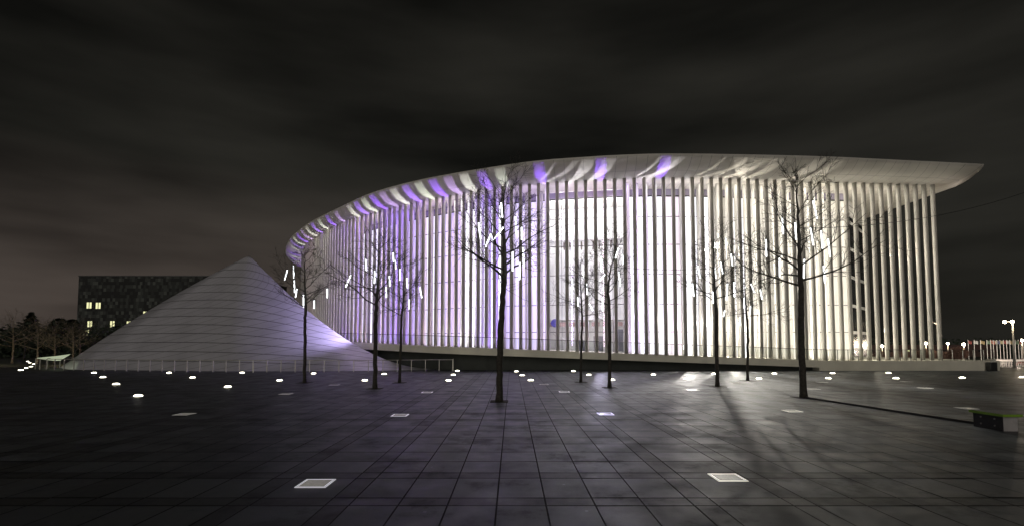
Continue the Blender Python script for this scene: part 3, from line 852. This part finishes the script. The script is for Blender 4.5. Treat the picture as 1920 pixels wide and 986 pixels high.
def path_px(pts):
    b = atZ(pts[0][0], pts[0][1]); Y = b.y
    return [Vector((b.x, b.y, 0))]+[atY(u, v, Y) for u, v in pts[1:]], Y
TREES = [
 ('leftmost bare tree on the plaza, before the right slope of the cone roof', [(571, 717), (571.5, 650), (572, 600), (573, 576), (571, 520), (572, 456)], 576, .125, 2.1, 'leftmost bare tree'),
 ('second bare tree from the left, thicker than the one beside it', [(703, 728), (704, 660), (704, 600), (706, 570), (709, 510), (710, 442)], 572, .14, 2.3, 'second tree from the left'),
 ('third bare tree from the left, thin with a knobbly trunk', [(749, 717), (751, 660), (753, 590), (756, 570), (757, 520), (760, 462)], 592, .105, 2.0, 'thin third tree from the left'),
 ('tall bare tree in the middle of the plaza with a gently curved dark trunk', [(936, 752), (937, 700), (938, 640), (941, 575), (946, 520), (945, 460), (943, 400), (948, 322)], 522, .165, 2.75, 'tall middle tree'),
 ('small slender bare tree right of the tall middle tree', [(1089, 716), (1090, 650), (1091.5, 598), (1090, 560), (1088, 520), (1090, 476)], 592, .10, 1.9, 'small slender tree right of the middle one'),
 ('bare tree with a forked crown, just right of the small slender one', [(1143, 726), (1143, 650), (1142, 575), (1140, 545), (1144, 510), (1154, 470), (1159, 418)], 572, .125, 2.1, 'fork crowned tree'),
 ('bare tree under the row of floodlights, left of a thinner one', [(1345, 724), (1344, 650), (1342, 568), (1340, 540), (1339, 500), (1338, 432)], 566, .125, 2.4, 'tree under the floodlights'),
 ('thin bare tree left of the big right hand tree', [(1402, 713), (1402, 660), (1402, 620), (1400, 592), (1397, 550), (1396, 488)], 592, .10, 2.0, 'thin tree left of the big right one'),
 ('largest and rightmost bare tree on the plaza, at the end of the low dark kerb', [(1507, 745), (1504, 690), (1502, 620), (1502, 560), (1500, 500), (1498, 440), (1494, 370), (1491, 296)], 536, .17, 2.75, 'big rightmost tree'),
]
TD = []
for k, (lb, pts, cbv, rt, sp_, nm) in enumerate(TREES):
    pth, Y = path_px(pts); cbz = atY(pts[0][0], cbv, Y).z
    tree(lb, pth, cbz, rt, sp_, 40+k, nl=22 if rt > .15 else 18, nsub=(9, 7) if rt > .15 else (8, 6))
    TD.append((Y, nm))
# hanging light tubes
TUBES = {
 0: [(539, 505, 533.5, 525.5), (550, 497, 551, 521), (551.5, 524, 552.5, 548), (557, 540, 554, 557), (569, 551, 569, 576), (613.6, 540, 613.6, 558), (589, 562, 589, 578)],
 1: [(658.5, 514, 648, 538), (686, 485, 687, 507), (703, 506, 702, 531), (737, 473, 738, 491), (730, 516, 731, 536)],
 2: [(750, 503, 750, 525), (724, 537, 724.5, 557), (767, 560, 767, 579), (787, 537, 791, 558), (741, 486, 742, 504), (763, 520, 764, 540)],
 3: [(939.5, 379, 942, 408), (945, 425, 925, 450), (921, 437.5, 910.5, 463), (966.5, 405, 968, 439), (897, 416, 901, 449), (981, 462, 982, 501), (961, 470, 961, 508), (975, 490, 974, 524), (978, 425, 978, 450)],
 4: [(1073, 521, 1074, 541), (1093, 496, 1094, 520), (1100, 530, 1101, 552), (1104, 568, 1112, 582), (1083, 556, 1084, 574)],
 5: [(1159.5, 464.5, 1154, 484), (1167, 476, 1168, 496), (1127, 479, 1128, 510), (1135, 513, 1124, 527), (1160, 508.5, 1163, 535.5), (1130, 556, 1130, 582)],
 6: [(1308, 497, 1313, 521), (1298, 530, 1301, 555), (1339, 496, 1342, 521), (1351, 490, 1355, 513), (1370.5, 474.5, 1373.5, 498.6), (1376, 527, 1377, 556), (1336, 545, 1337, 568), (1364, 530, 1362, 562)],
 7: [(1395, 521, 1397.5, 541), (1407.5, 531, 1414.6, 548), (1425, 541, 1429, 561), (1395, 557, 1395, 577), (1407.5, 573, 1405.5, 588), (1359, 581, 1356.5, 593), (1387, 593, 1387, 609)],
 8: [(1524, 375, 1532, 410.6), (1467, 406, 1468.5, 439), (1491, 416, 1492.6, 449), (1519.6, 425, 1525, 460), (1539.5, 430.5, 1542, 466), (1552, 446, 1556.5, 481.5), (1436, 447.5, 1437, 481.5), (1461.5, 481.5, 1462, 518.5), (1508, 484, 1507, 521), (1544, 496, 1546.6, 530)],
}
ORD = ['', 'second ', 'third ', 'fourth ', 'fifth ', 'sixth ', 'seventh ', 'eighth ', 'ninth ', 'tenth ']
for k, tb in TUBES.items():
    Y, nm = TD[k]; rg = random.Random(900+k)
    order = sorted(tb, key=lambda q: -q[1]*-1)
    l_ = bpy.data.lights.new('tube_glow', 'POINT'); l_.energy = 7; l_.color = (.85, .95, 1); l_.shadow_soft_size = .5
    o_ = bpy.data.objects.new('tube_glow', l_); C.objects.link(o_); q_ = order[len(order)//2]; o_.location = atY(q_[0]+8, q_[1]+10, Y-.5)
    for n_, q in enumerate(order):
        dY = rg.uniform(-.7, .5); a_, b_ = atY(q[0], q[1], Y+dY), atY(q[2], q[3], Y+dY)
        pos = ORD[n_]+('highest' if n_ == 0 else 'highest')
        sl_ = ' slanting' if abs(q[0]-q[2]) > 4 else ' upright'
        t = thing('light_tube', f'{pos}{sl_} glowing tube hung in the {nm}', 'light tube', a_, 0, 'glowing tubes hung in the plaza trees')
        v_ = b_-a_; r_ = .026 if Y < 23 else .029
        bm = bmesh.new(); tube(bm, [v_*.06, v_], r_, 10); obj('lamp_tube', bm, M['lamp_white'], t, smooth=True)
        bm = bmesh.new(); tube(bm, [v_*0, v_*.06], r_*1.3, 10); obj('cap', bm, M['dark_metal'], t)
        bm = bmesh.new(); tube(bm, [Vector((0, 0, 0)), Vector((0, 0, .35))], .008, 4); obj('cord', bm, M['dark_metal'], t)

# ------------------------------------------------------------------ lamps set in the paving
def disc(r, z, h=.03, n=20):
    bm = bmesh.new(); 
    prev = None
    rings_ = [[bm.verts.new((r*a*math.cos(2*math.pi*k/n), r*a*math.sin(2*math.pi*k/n), z+h*b)) for k in range(n)] for a, b in ((1, 0), (.8, .6), (.45, .92))]
    for A_, B_ in zip(rings_, rings_[1:]):
        for k in range(n): bm.faces.new((A_[k], A_[(k+1) % n], B_[(k+1) % n], B_[k]))
    bm.faces.new(rings_[-1]); return bm
GLT = [
 (39, 693.6, 'nearest round lamp of the far left cluster beside the railing end'), (49, 689.4, 'second nearest round lamp of the far left cluster'), (58, 686.8, 'third nearest round lamp of the far left cluster'),
 (63.5, 682, 'fourth round lamp of the far left cluster, closest to the railing posts'), (55.7, 679.4, 'fifth round lamp of the far left cluster'), (52, 677, 'farthest round lamp of the far left cluster'),
 (176, 698.7, 'farthest round lamp of the slanting line of four on the left'), (193, 707, 'second farthest round lamp of the slanting line of four on the left'), (218, 720, 'second nearest round lamp of the slanting line of four on the left'), (259, 742, 'nearest and largest round lamp of all, end of the left line of four'),
 (317, 698.5, 'round lamp close to the railing, far end of the second slanting line from left'), (361, 707.5, 'middle round lamp of the second slanting line from the left'), (427, 725, 'nearest round lamp of the second slanting line from the left'),
 (454, 698.5, 'round lamp below the railing left of the leftmost plaza tree, farther of a pair'), (524, 713, 'round lamp left of the leftmost plaza tree, nearer of a pair'),
 (588, 700, 'round lamp just right of the leftmost plaza tree'), (684, 713, 'round lamp just left of the second plaza tree'), (720, 701, 'round lamp between the second and third plaza trees'),
 (841, 713, 'nearest of three round lamps in line at the right end of the railing'), (850, 702.5, 'middle of three round lamps in line at the right end of the railing'), (857.5, 695, 'farthest of three round lamps in line at the right end of the railing'),
 (968, 696, 'farthest of three round lamps in line right of the tall middle tree'), (979, 703.3, 'middle of three round lamps in line right of the tall middle tree'), (995, 712.6, 'nearest of three round lamps in line right of the tall middle tree'),
 (1075, 695.5, 'round lamp just left of the small slender tree'), (1104, 702.5, 'round lamp between the small slender tree and the fork crowned tree'), (1148, 712, 'round lamp touching the foot of the fork crowned tree'),
 (1225, 702, 'lone round lamp midway between the fork crowned tree and the next to the right'), (1287, 710, 'round lamp left of the tree that stands under the floodlights'), (1338, 700.5, 'round lamp half behind the tree under the floodlights'),
 (1423, 709.5, 'round lamp just right of the thin tree, nearer of two'), (1452, 700, 'round lamp right of the thin tree, farther of two'),
 (1553, 709, 'nearer of two round lamps right of the big rightmost tree'), (1561, 699.5, 'farther of two round lamps right of the big rightmost tree'),
 (1666, 699, 'farther round lamp of the pair before the last columns'), (1680, 709, 'nearer round lamp of the pair before the last columns'),
 (1804, 708, 'round lamp before the far right end of the plinth'), (1917, 707, 'round lamp cut by the right edge of the view')]
for u, v, lb in GLT:
    p = atZ(u, v)
    far_ = p.y > 47
    t = thing('ground_lamp', 'glowing '+lb, 'ground lamp', p, 0, 'round glowing lamps set in the paving')
    bm = bmesh.new(); tube(bm, [(0, 0, .002), (0, 0, .012)], .21, 20); obj('rim', bm, M['metal'], t)
    obj('lens', disc(.15 if far_ else .175, .013, .03 if far_ else .06), M['ground_lamp'], t, smooth=True)
SQ = [(592, 906, 0, 'nearest square lamp on the left, with a bluish white rim'), (1364, 895, 1, 'nearest square lamp on the right, with a warm white rim'), (750, 778, 0, 'square lamp left of the tall middle tree, midway out'),
 (1135, 775.5, 2, 'violet square lamp right of the tall middle tree'), (1485, 770, 1, 'square lamp near the foot of the big rightmost tree'), (801, 735, 0, 'small square lamp just left of the tall middle tree trunk'),
 (1058, 734, 0, 'small square lamp between the tall middle and small slender trees'), (536, 738, 3, 'faint square lamp left of the leftmost plaza tree'), (627, 721, 3, 'faint square lamp between the first two plaza trees'),
 (346, 776, 3, 'faint square lamp alone on the dark left paving'), (1020, 720, 3, 'faint square lamp near three lamps in line'), (1300, 731, 3, 'faint square lamp left of the tree under the floodlights'),
 (1378, 717, 3, 'faint square lamp beside the thin tree'), (1525, 729, 3, 'faint square lamp just right of the big rightmost tree'), (1735, 727, 1, 'small warm square lamp on the right hand paving'),
 (1541, 716, 3, 'faint square lamp below the left corner of the plinth'), (1700, 715, 3, 'faint square lamp below the last columns'), (1812, 765, 3, 'faint square lamp behind the green edged bench')]
M['led_dim'] = mat('led_rim_dim', (.6, .6, .58), .4, emit=(.8, .76, .7), es=.10)
for u, v, kd, lb in SQ:
    p = atZ(u, v)
    t = thing('square_lamp', lb+' set flush in the slabs', 'paving lamp', p, 0, 'square lamps set flush in the paving')
    bm = bmesh.new(); S, w_ = .50, .042
    for sx, sy, cx, cy in ((S, w_, 0, -S/2+w_/2), (S, w_, 0, S/2-w_/2), (w_, S-2*w_, -S/2+w_/2, 0), (w_, S-2*w_, S/2-w_/2, 0)): box(bm, (cx, cy, .007), (sx, sy, .010))
    obj('rim', bm, [M['led_rim'], M['led_rim_warm'], M['led_rim_violet'], M['led_dim']][kd], t)
    obj('glass', bbox((0, 0, .0055), (S-2*w_, S-2*w_, .007)), M['led_glass'], t)

# ------------------------------------------------------------------ bench, kerb, bin
t = thing('bench', 'low block bench with a lime green edged seat and pale leg at far right', 'bench', (13.20, 13.98, 0))
bm = bmesh.new(); box(bm, (.0, 0, .43), (.50, .965, .056)); obj('seat', bm, M['black'], t)
bm = bmesh.new()
for cx, cy, sx, sy in ((0, -.497, .52, .014), (-.257, 0, .014, .98), (.257, 0, .014, .98), (0, .497, .52, .014)): box(bm, (cx, cy, .423), (sx, sy, .062))
obj('seat_edge', bm, M['lime'], t)
obj('leg', bbox((.02, -.36, .2), (.40, .08, .39)), M['concrete_pale'], t)
obj('leg', bbox((.02, .38, .2), (.40, .08, .39)), M['concrete_pale'], t)
obj('beam', bbox((.02, .01, .21), (.24, .66, .30)), M['dark_metal'], t)
obj('side_panel', bbox((-.19, .01, .19), (.016, .86, .38)), M['black'], t)
for sy, sz in ((-.2, .12), (.2, .12), (-.2, .3), (.2, .3)):
    bm = bmesh.new(); tube(bm, [(-.197, sy, sz), (-.215, sy, sz)], .022, 8); obj('bolt', bm, M['metal'], t)
ka, kb = atZ(1512, 746), atZ(1846, 797)
bm = bmesh.new(); d_ = kb-ka; c_ = (ka+kb)/2
box(bm, (c_.x, c_.y, .035), (d_.length, .12, .07), math.atan2(d_.y, d_.x))
tag(obj('low_kerb', bm, M['dark_metal']), 'long low dark kerb running from the big right tree to the bench', 'kerb')
t = thing('litter_bin', 'black litter bin in front of the plinth at its right end', 'litter bin', (atY(1860, 690, 44.2).x, 44.2, 0))
bm = bmesh.new(); prism(bm, [(-.27, -.22), (.27, -.22), (.27, .22), (-.27, .22)], 0, .76); obj('body', bm, M['black'], t)
bm = bmesh.new(); tube(bm, [(-.2, -.18, .78), (0, -.18, .9), (.2, -.18, .78)], .03, 6); obj('handle', bm, M['white_paint'], t)

# overhead cables
def cable(name, label, a_, b_, sg, r_=.012):
    bm = bmesh.new(); pts = [a_.lerp(b_, k/16)-Vector((0, 0, sg*4*(k/16)*(1-k/16))) for k in range(17)]
    tube(bm, pts, r_, 5); tag(obj(name, bm, M['black']), label, 'cable')
cable('overhead_cable', 'thin dark cable sagging from the big right tree across the columns to the right', atY(1500, 428, TD[8][0]), atY(1990, 335, 26), .65)
cable('overhead_cable', 'thin dark cable strung between the fork crowned tree and the tree under the floodlights', atY(1146, 500, TD[5][0]), atY(1339, 503, TD[6][0]), .12)

# ------------------------------------------------------------------ right background: lamps, flags, cars, hedges
def street_lamp(label, u, v, Y, arms=((-.0, 0),), zb=None, power=60, r_=.13, pr_=.05):
    p = atY(u, v, Y); zb = terr(p.x, p.y)+.03 if zb is None else zb
    t = thing('street_lamp', label, 'street lamp', (p.x, p.y, zb), 0, 'street lamps beyond the plaza')
    h = p.z-zb
    bm = bmesh.new(); tube(bm, [(0, 0, 0), (0, 0, h*.5), (0, 0, h)], [pr_*1.4, pr_*1.1, pr_], 8); obj('pole', bm, M['rail'], t, smooth=True)
    for dx, dz in arms:
        if dx:
            bm = bmesh.new(); tube(bm, [(0, 0, h-.1), (dx*.5, 0, h+.05), (dx, 0, h+dz+.06)], .03, 6); obj('arm', bm, M['rail'], t)
        bm = bmesh.new(); bmesh.ops.create_uvsphere(bm, u_segments=12, v_segments=8, radius=r_, matrix=Matrix.Translation((dx, 0, h+dz))); 
        obj('lamp_globe', bm, M['street_bulb'], t, smooth=True)
    if power:
        l_ = bpy.data.lights.new('street_light', 'POINT'); l_.energy = power; l_.color = (1, .78, .5); l_.shadow_soft_size = .2
        o_ = bpy.data.objects.new('street_light', l_); C.objects.link(o_); o_.location = (p.x, p.y-.4, p.z-.1)
street_lamp('tall double street lamp with two bright globes at the far right', 1898, 603, 52, ((-.78, 0), (0, .02)), power=60, r_=.15, pr_=.075)
street_lamp('lamp with a short arm behind the last two columns', 1757, 606, 80, ((-.9, .15),), power=150, r_=.11)
street_lamp('low street lamp seen between the dark gaps of the right hand columns', 1654, 648, 88, power=150, r_=.2)
street_lamp('low street lamp seen between the last three columns', 1736, 643, 84, power=150, r_=.2)
street_lamp('low street lamp just right of the last column', 1777, 643.5, 86, power=150, r_=.18)
street_lamp('bright low street lamp beside the round hedge', 1807, 645, 76, power=300, r_=.2)
street_lamp('low street lamp cut by the right edge beyond the flags', 1916, 637, 84, power=200, r_=.17)

flagc = [(.35, .10, .09), (.6, .6, .58), (.45, .36, .2), (.2, .28, .2), (.45, .16, .12), (.6, .58, .5), (.2, .22, .33), (.5, .46, .3)]
FM = [mat('flag_cloth', c, .8, var=.3, vscale=2) for c in flagc]
fu = [1815, 1826, 1838, 1850, 1857, 1862, 1868.5, 1874.5, 1881, 1887, 1893, 1903, 1909, 1914, 1919]
fc = ['dark red', 'off white', 'ochre', 'green', 'brick red', 'cream', 'navy', 'dull yellow']
for k, u in enumerate(fu):
    p = atY(u, 636.5, 128); z0 = terr(p.x, 128)+.03; h = p.z-z0
    lb = f'{fc[k % 8]} flag on a white pole, ' + ('leftmost of the distant row' if k == 0 else f'{ORD[k] if k < 10 else ["eleventh ", "twelfth ", "thirteenth ", "fourteenth ", "fifteenth "][k-10]}from the left in the distant row')
    t = thing('flag', lb, 'flag', (p.x, 128, z0), 0, 'distant row of flags')
    bm = bmesh.new(); tube(bm, [(0, 0, 0), (0, 0, h)], .06, 6); obj('pole', bm, M['white_paint'], t)
    bm = bmesh.new(); g_ = []
    for a_ in range(7):
        x = a_/6*1.0; yy = .12*math.sin(a_*1.3+k); dr = .16*a_/6
        g_.append((bm.verts.new((x+.07, yy, h-.15-dr)), bm.verts.new((x+.07, yy, h-.95-dr*1.3))))
    for a_, b_ in zip(g_, g_[1:]): bm.faces.new((a_[0], b_[0], b_[1], a_[1]))
    bmesh.ops.solidify(bm, geom=bm.faces[:], thickness=.02)
    obj('cloth', bm, FM[k % 8], t)
lpf = bpy.data.lights.new('flag_flood', 'POINT'); lpf.energy = 7000; lpf.color = (1, .85, .7); lpf.shadow_soft_size = .5
o_ = bpy.data.objects.new('flag_flood', lpf); C.objects.link(o_); o_.location = (118, 116, 2)
for x, y, e_ in ((57, 57.5, 260), (63, 57.5, 260), (70, 74, 500), (84, 78, 500)):  # unseen fill lights added to brighten the fence and shrubs
    l_ = bpy.data.lights.new('low_fill', 'POINT'); l_.energy = e_; l_.color = (1, .8, .66); l_.shadow_soft_size = .1
    o_ = bpy.data.objects.new('low_fill', l_); C.objects.link(o_); o_.location = (x, y, 1.0)

def twig_ball(bm, c, r3, n_, rg, sz=.18):
    for _ in range(n_):
        v_ = Vector((rg.gauss(0, 1), rg.gauss(0, 1), rg.gauss(0, 1))).normalized()*(rg.random()**.4)
        p = Vector(c)+Vector((v_.x*r3[0], v_.y*r3[1], v_.z*r3[2]))
        a_ = Vector((rg.gauss(0, 1), rg.gauss(0, 1), rg.gauss(0, 1))).normalized()*sz*rg.uniform(.5, 1.2); b_ = a_.orthogonal().normalized()*sz*.35
        bm.faces.new([bm.verts.new(q) for q in (p-a_-b_*.2, p+b_, p+a_, p-b_)])
def hedge(label, u, v0, v1, Y, wd, name='bare_shrub', m='hedge_red_lit', n_=900, group='leafless shrubs behind the terrace'):
    rg = random.Random(int(u)); a_ = atY(u, v0, Y); b_ = atY(u, v1, Y); z0 = min(b_.z, 1.2)
    t = thing(name, label, 'shrub', (a_.x, Y, terr(a_.x, Y)), 0, group)
    cz = (a_.z+b_.z)/2-t.location.z
    bm = bmesh.new(); twig_ball(bm, (0, 0, cz), (wd, wd, (a_.z-b_.z)/2), n_, rg); obj('foliage', bm, M[m], t)
    bm = bmesh.new(); tube(bm, [(0, 0, -.1), (.05, 0, cz)], [.12, .05], 6); obj('stem', bm, M['bark'], t)
hedge('rounded leafless shrub beside the bright low street lamp', 1796, 649, 674, 74, 1.2, n_=1500)
hedge('low red lit shrub just right of the last column', 1773, 658, 676, 76, 1.5)
hedge('red lit shrub seen between the last two columns', 1741, 652, 676, 80, 1.3)
hedge('red lit shrub seen between the second and third last columns', 1716, 654, 676, 82, 1.3)
hedge('low red lit shrub farthest left in the gaps of the columns', 1662, 657, 678, 84, 2.2)
hedge('low red lit shrub seen left of the dark gaps with the lamps', 1693, 658, 678, 86, 2.0)
# low pale wall and decorated fence at far right
bm = bmesh.new(); p0, p1 = atY(1866, 673, 60), atY(1990, 673, 60)
box(bm, ((p0.x+p1.x)/2, 60, p0.z-.12), (p1.x-p0.x, .3, .22)); 
fn = thing('parapet_fence', 'pale lattice fence below a bright rail at the far right edge of the plaza', 'fence')
obj('rail', bm, M['white_paint'], fn)
bm = bmesh.new(); rg = random.Random(5)
zb_, zt_ = atY(1900, 687, 60).z, p0.z-.25
for k in range(46):
    x = p0.x+.1+k*.17
    tube(bm, [(x, 60, zb_), (x+rg.uniform(-.2, .2), 60, zt_)], .022, 4)
for k in range(4):
    z = zb_+(zt_-zb_)*k/3; tube(bm, [(p0.x, 60, z), (p1.x, 60, z)], .02, 4)
obj('lattice', bm, M['white_paint'], fn)
# far dark buildings and wood on the right
t = thing('red_lit_building', 'low dim red lit building far behind the row of flags', 'building', (118, 150, -1.6))
obj('wall', bbox((0, 6, 2.0), (52, 10, 3.6)), M['wall_red_lit'], t)
for k in range(9): obj('window', bbox((-22+k*5.4, .96, 2.0), (1.1, .05, .6)), M['win_yellow'] if k % 3 == 1 else M['dark_glass'], t)
# parked cars
def car(label, x, y, z, col, rz=0):
    t = thing('parked_car', label, 'car', (x, y, z), rz, 'cars parked along the road behind')
    m = mat('car_paint', col, .3, metal=.3)
    bm = bmesh.new(); prof_ = [(-2.1, .35), (-2.1, .8), (-1.6, .9), (-1.0, 1.4), (.6, 1.42), (1.2, .95), (2.0, .85), (2.15, .6), (2.15, .35)]
    a_ = [bm.verts.new((px_, -.85, pz)) for px_, pz in prof_]; b_ = [bm.verts.new((px_, .85, pz)) for px_, pz in prof_]
    bm.faces.new(a_); bm.faces.new(b_[::-1])
    for i in range(len(prof_)): bm.faces.new((a_[i], b_[i], b_[(i+1) % len(prof_)], a_[(i+1) % len(prof_)]))
    bmesh.ops.recalc_face_normals(bm, faces=bm.faces); obj('body', bm, m, t)
    bm = bmesh.new(); w4 = [(-1.35, .95), (-.95, 1.32), (.5, 1.34), (.98, .97)]
    for yy in (-.862, .862): bm.faces.new([bm.verts.new((px_, yy, pz)) for px_, pz in w4])
    obj('side_windows', bm, M['dark_glass'], t)
    for wx in (-1.35, 1.35):
        for wy in (-.8, .8):
            bm = bmesh.new(); tube(bm, [(wx, wy-.1, .32), (wx, wy+.1, .32)], .32, 12); obj('wheel', bm, M['black'], t)
    for wy in (-.6, .6): obj('headlight', bbox((2.14, wy, .65), (.04, .3, .14)), M['white_paint'], t)
for k, (u, c_, nm) in enumerate(((1868, (.5, .5, .5), 'grey'), (1884, (.6, .6, .6), 'pale silver'), (1900, (.05, .05, .08), 'dark blue'), (1915, (.4, .05, .04), 'red'))):
    p = atY(u, 668, 88); car(f'{nm} car parked in the distance beyond the right end of the terrace', p.x*1.0, 88, terr(p.x, 88)+.03, c_, 0.08)

# ------------------------------------------------------------------ left background
def lt(label, u, vb, vt, Y, seed, sp_=3.0, rt=.13, bark='bark_lit'):
    a_ = atY(u, vb, Y); z0 = 0; b_ = atY(u+2, vt, Y)
    pth = [Vector((a_.x, Y, z0)), Vector((a_.x+.05, Y, b_.z*.3)), Vector((a_.x-.05, Y, b_.z*.6)), Vector((b_.x, Y, b_.z))]
    tree(label, pth, b_.z*.34, rt, sp_, seed, nl=14, group='bare trees beyond the left end of the railing', nsub=(6, 4), maxlev=2, bark=bark, pit=False, thick=1.3)
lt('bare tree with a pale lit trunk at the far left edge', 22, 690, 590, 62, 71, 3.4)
lt('bare tree with a lit trunk beside the left end of the railing', 69, 690, 603, 60, 72, 3.0)
lt('bare tree with a lit trunk rising behind the lit wedge', 101, 690, 610, 62, 73, 2.8)
lt('bare tree with a leaning lit trunk left of the office block corner', 135, 690, 604, 62, 74, 2.8)
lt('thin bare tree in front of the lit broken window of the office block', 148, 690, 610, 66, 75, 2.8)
lt('bare dark tree behind the lit trunks, left of the conifer', 44, 690, 606, 78, 76, 3.6, bark='bark')
lt('bare dark tree under the office block windows, half behind the cone roof', 190, 690, 622, 72, 77, 3.4, bark='bark')
def conifer(label, u, vt, Y, wd, seed, flat=False):
    rg = random.Random(seed); p = atY(u, vt, Y); H = p.z
    t = thing('conifer', label, 'tree', (p.x, Y, 0), 0, 'dark evergreens behind the bare trees')
    bm = bmesh.new(); tube(bm, [(0, 0, 0), (0, 0, H*.95)], [.3, .05], 8); obj('trunk', bm, M['bark'], t)
    bm = bmesh.new()
    for _ in range(2600):
        f = rg.random()**.8; z = H*(.25+.75*f); w_ = wd*(1-f)**(.45 if flat else .9)*(.55+.45*math.sin(f*30)**2)+.12
        a_ = rg.uniform(0, 6.283); rr_ = w_*rg.random()**.5
        c_ = Vector((math.cos(a_)*rr_, math.sin(a_)*rr_, z-rr_*.15)); d = Vector((math.cos(a_), math.sin(a_), rg.uniform(-.5, .3)))*rg.uniform(.15, .4); e_ = d.orthogonal().normalized()*.08
        bm.faces.new([bm.verts.new(q) for q in (c_-d, c_+e_, c_+d, c_-e_)])
    obj('crown', bm, M['conifer'], t)
conifer('dark pointed conifer standing above the bare trees on the left', 59, 585, 92, 3.6, 1)
conifer('flat topped dark pine just left of the office block', 112, 596, 98, 4.6, 2, True)
conifer('flat topped dark pine touching the corner of the office block', 136, 598, 100, 4.0, 3, True)
bm = bmesh.new(); rg = random.Random(12)
for _ in range(9000):
    x = rg.uniform(-120, -56); y = rg.uniform(84, 112); H = 4.6+1.2*math.sin(x*.35)+.8*math.sin(x*.9+1)
    z = H*rg.random(); p = Vector((x, y, z)); a_ = Vector((rg.gauss(0, 1), rg.gauss(0, 1), rg.gauss(0, 1))).normalized()*.45; b_ = a_.orthogonal().normalized()*.2
    bm.faces.new([bm.verts.new(q) for q in (p-a_, p+b_, p+a_, p-b_)])
tag(obj('undergrowth', bm, M['conifer']), 'dark mass of undergrowth behind the bare trees on the left', 'undergrowth', kind='stuff')
bm = bmesh.new(); rg = random.Random(13)
for _ in range(5000):
    x = rg.uniform(60, 260); y = rg.uniform(165, 200); z = -1.5+6.0*rg.random()*(.7+.3*math.sin(x*.21)); p = Vector((x, y, z)); a_ = Vector((rg.gauss(0, 1), rg.gauss(0, 1), rg.gauss(0, 1))).normalized()*.8; b_ = a_.orthogonal().normalized()*.4
    bm.faces.new([bm.verts.new(q) for q in (p-a_, p+b_, p+a_, p-b_)])
tag(obj('distant_wood', bm, M['conifer']), 'dark far off wood behind the flags on the right', 'wood', kind='stuff')
for (x, y, z, e_, c_) in ((-50, 58, .6, 120, (1, .8, .45)), (-44, 58, .6, 120, (1, .85, .5)), (-60, 57, .6, 120, (1, .8, .45))):
    l_ = bpy.data.lights.new('tree_uplight', 'POINT'); l_.energy = e_; l_.color = c_; l_.shadow_soft_size = .1
    o_ = bpy.data.objects.new('tree_uplight', l_); C.objects.link(o_); o_.location = (x, y, z)
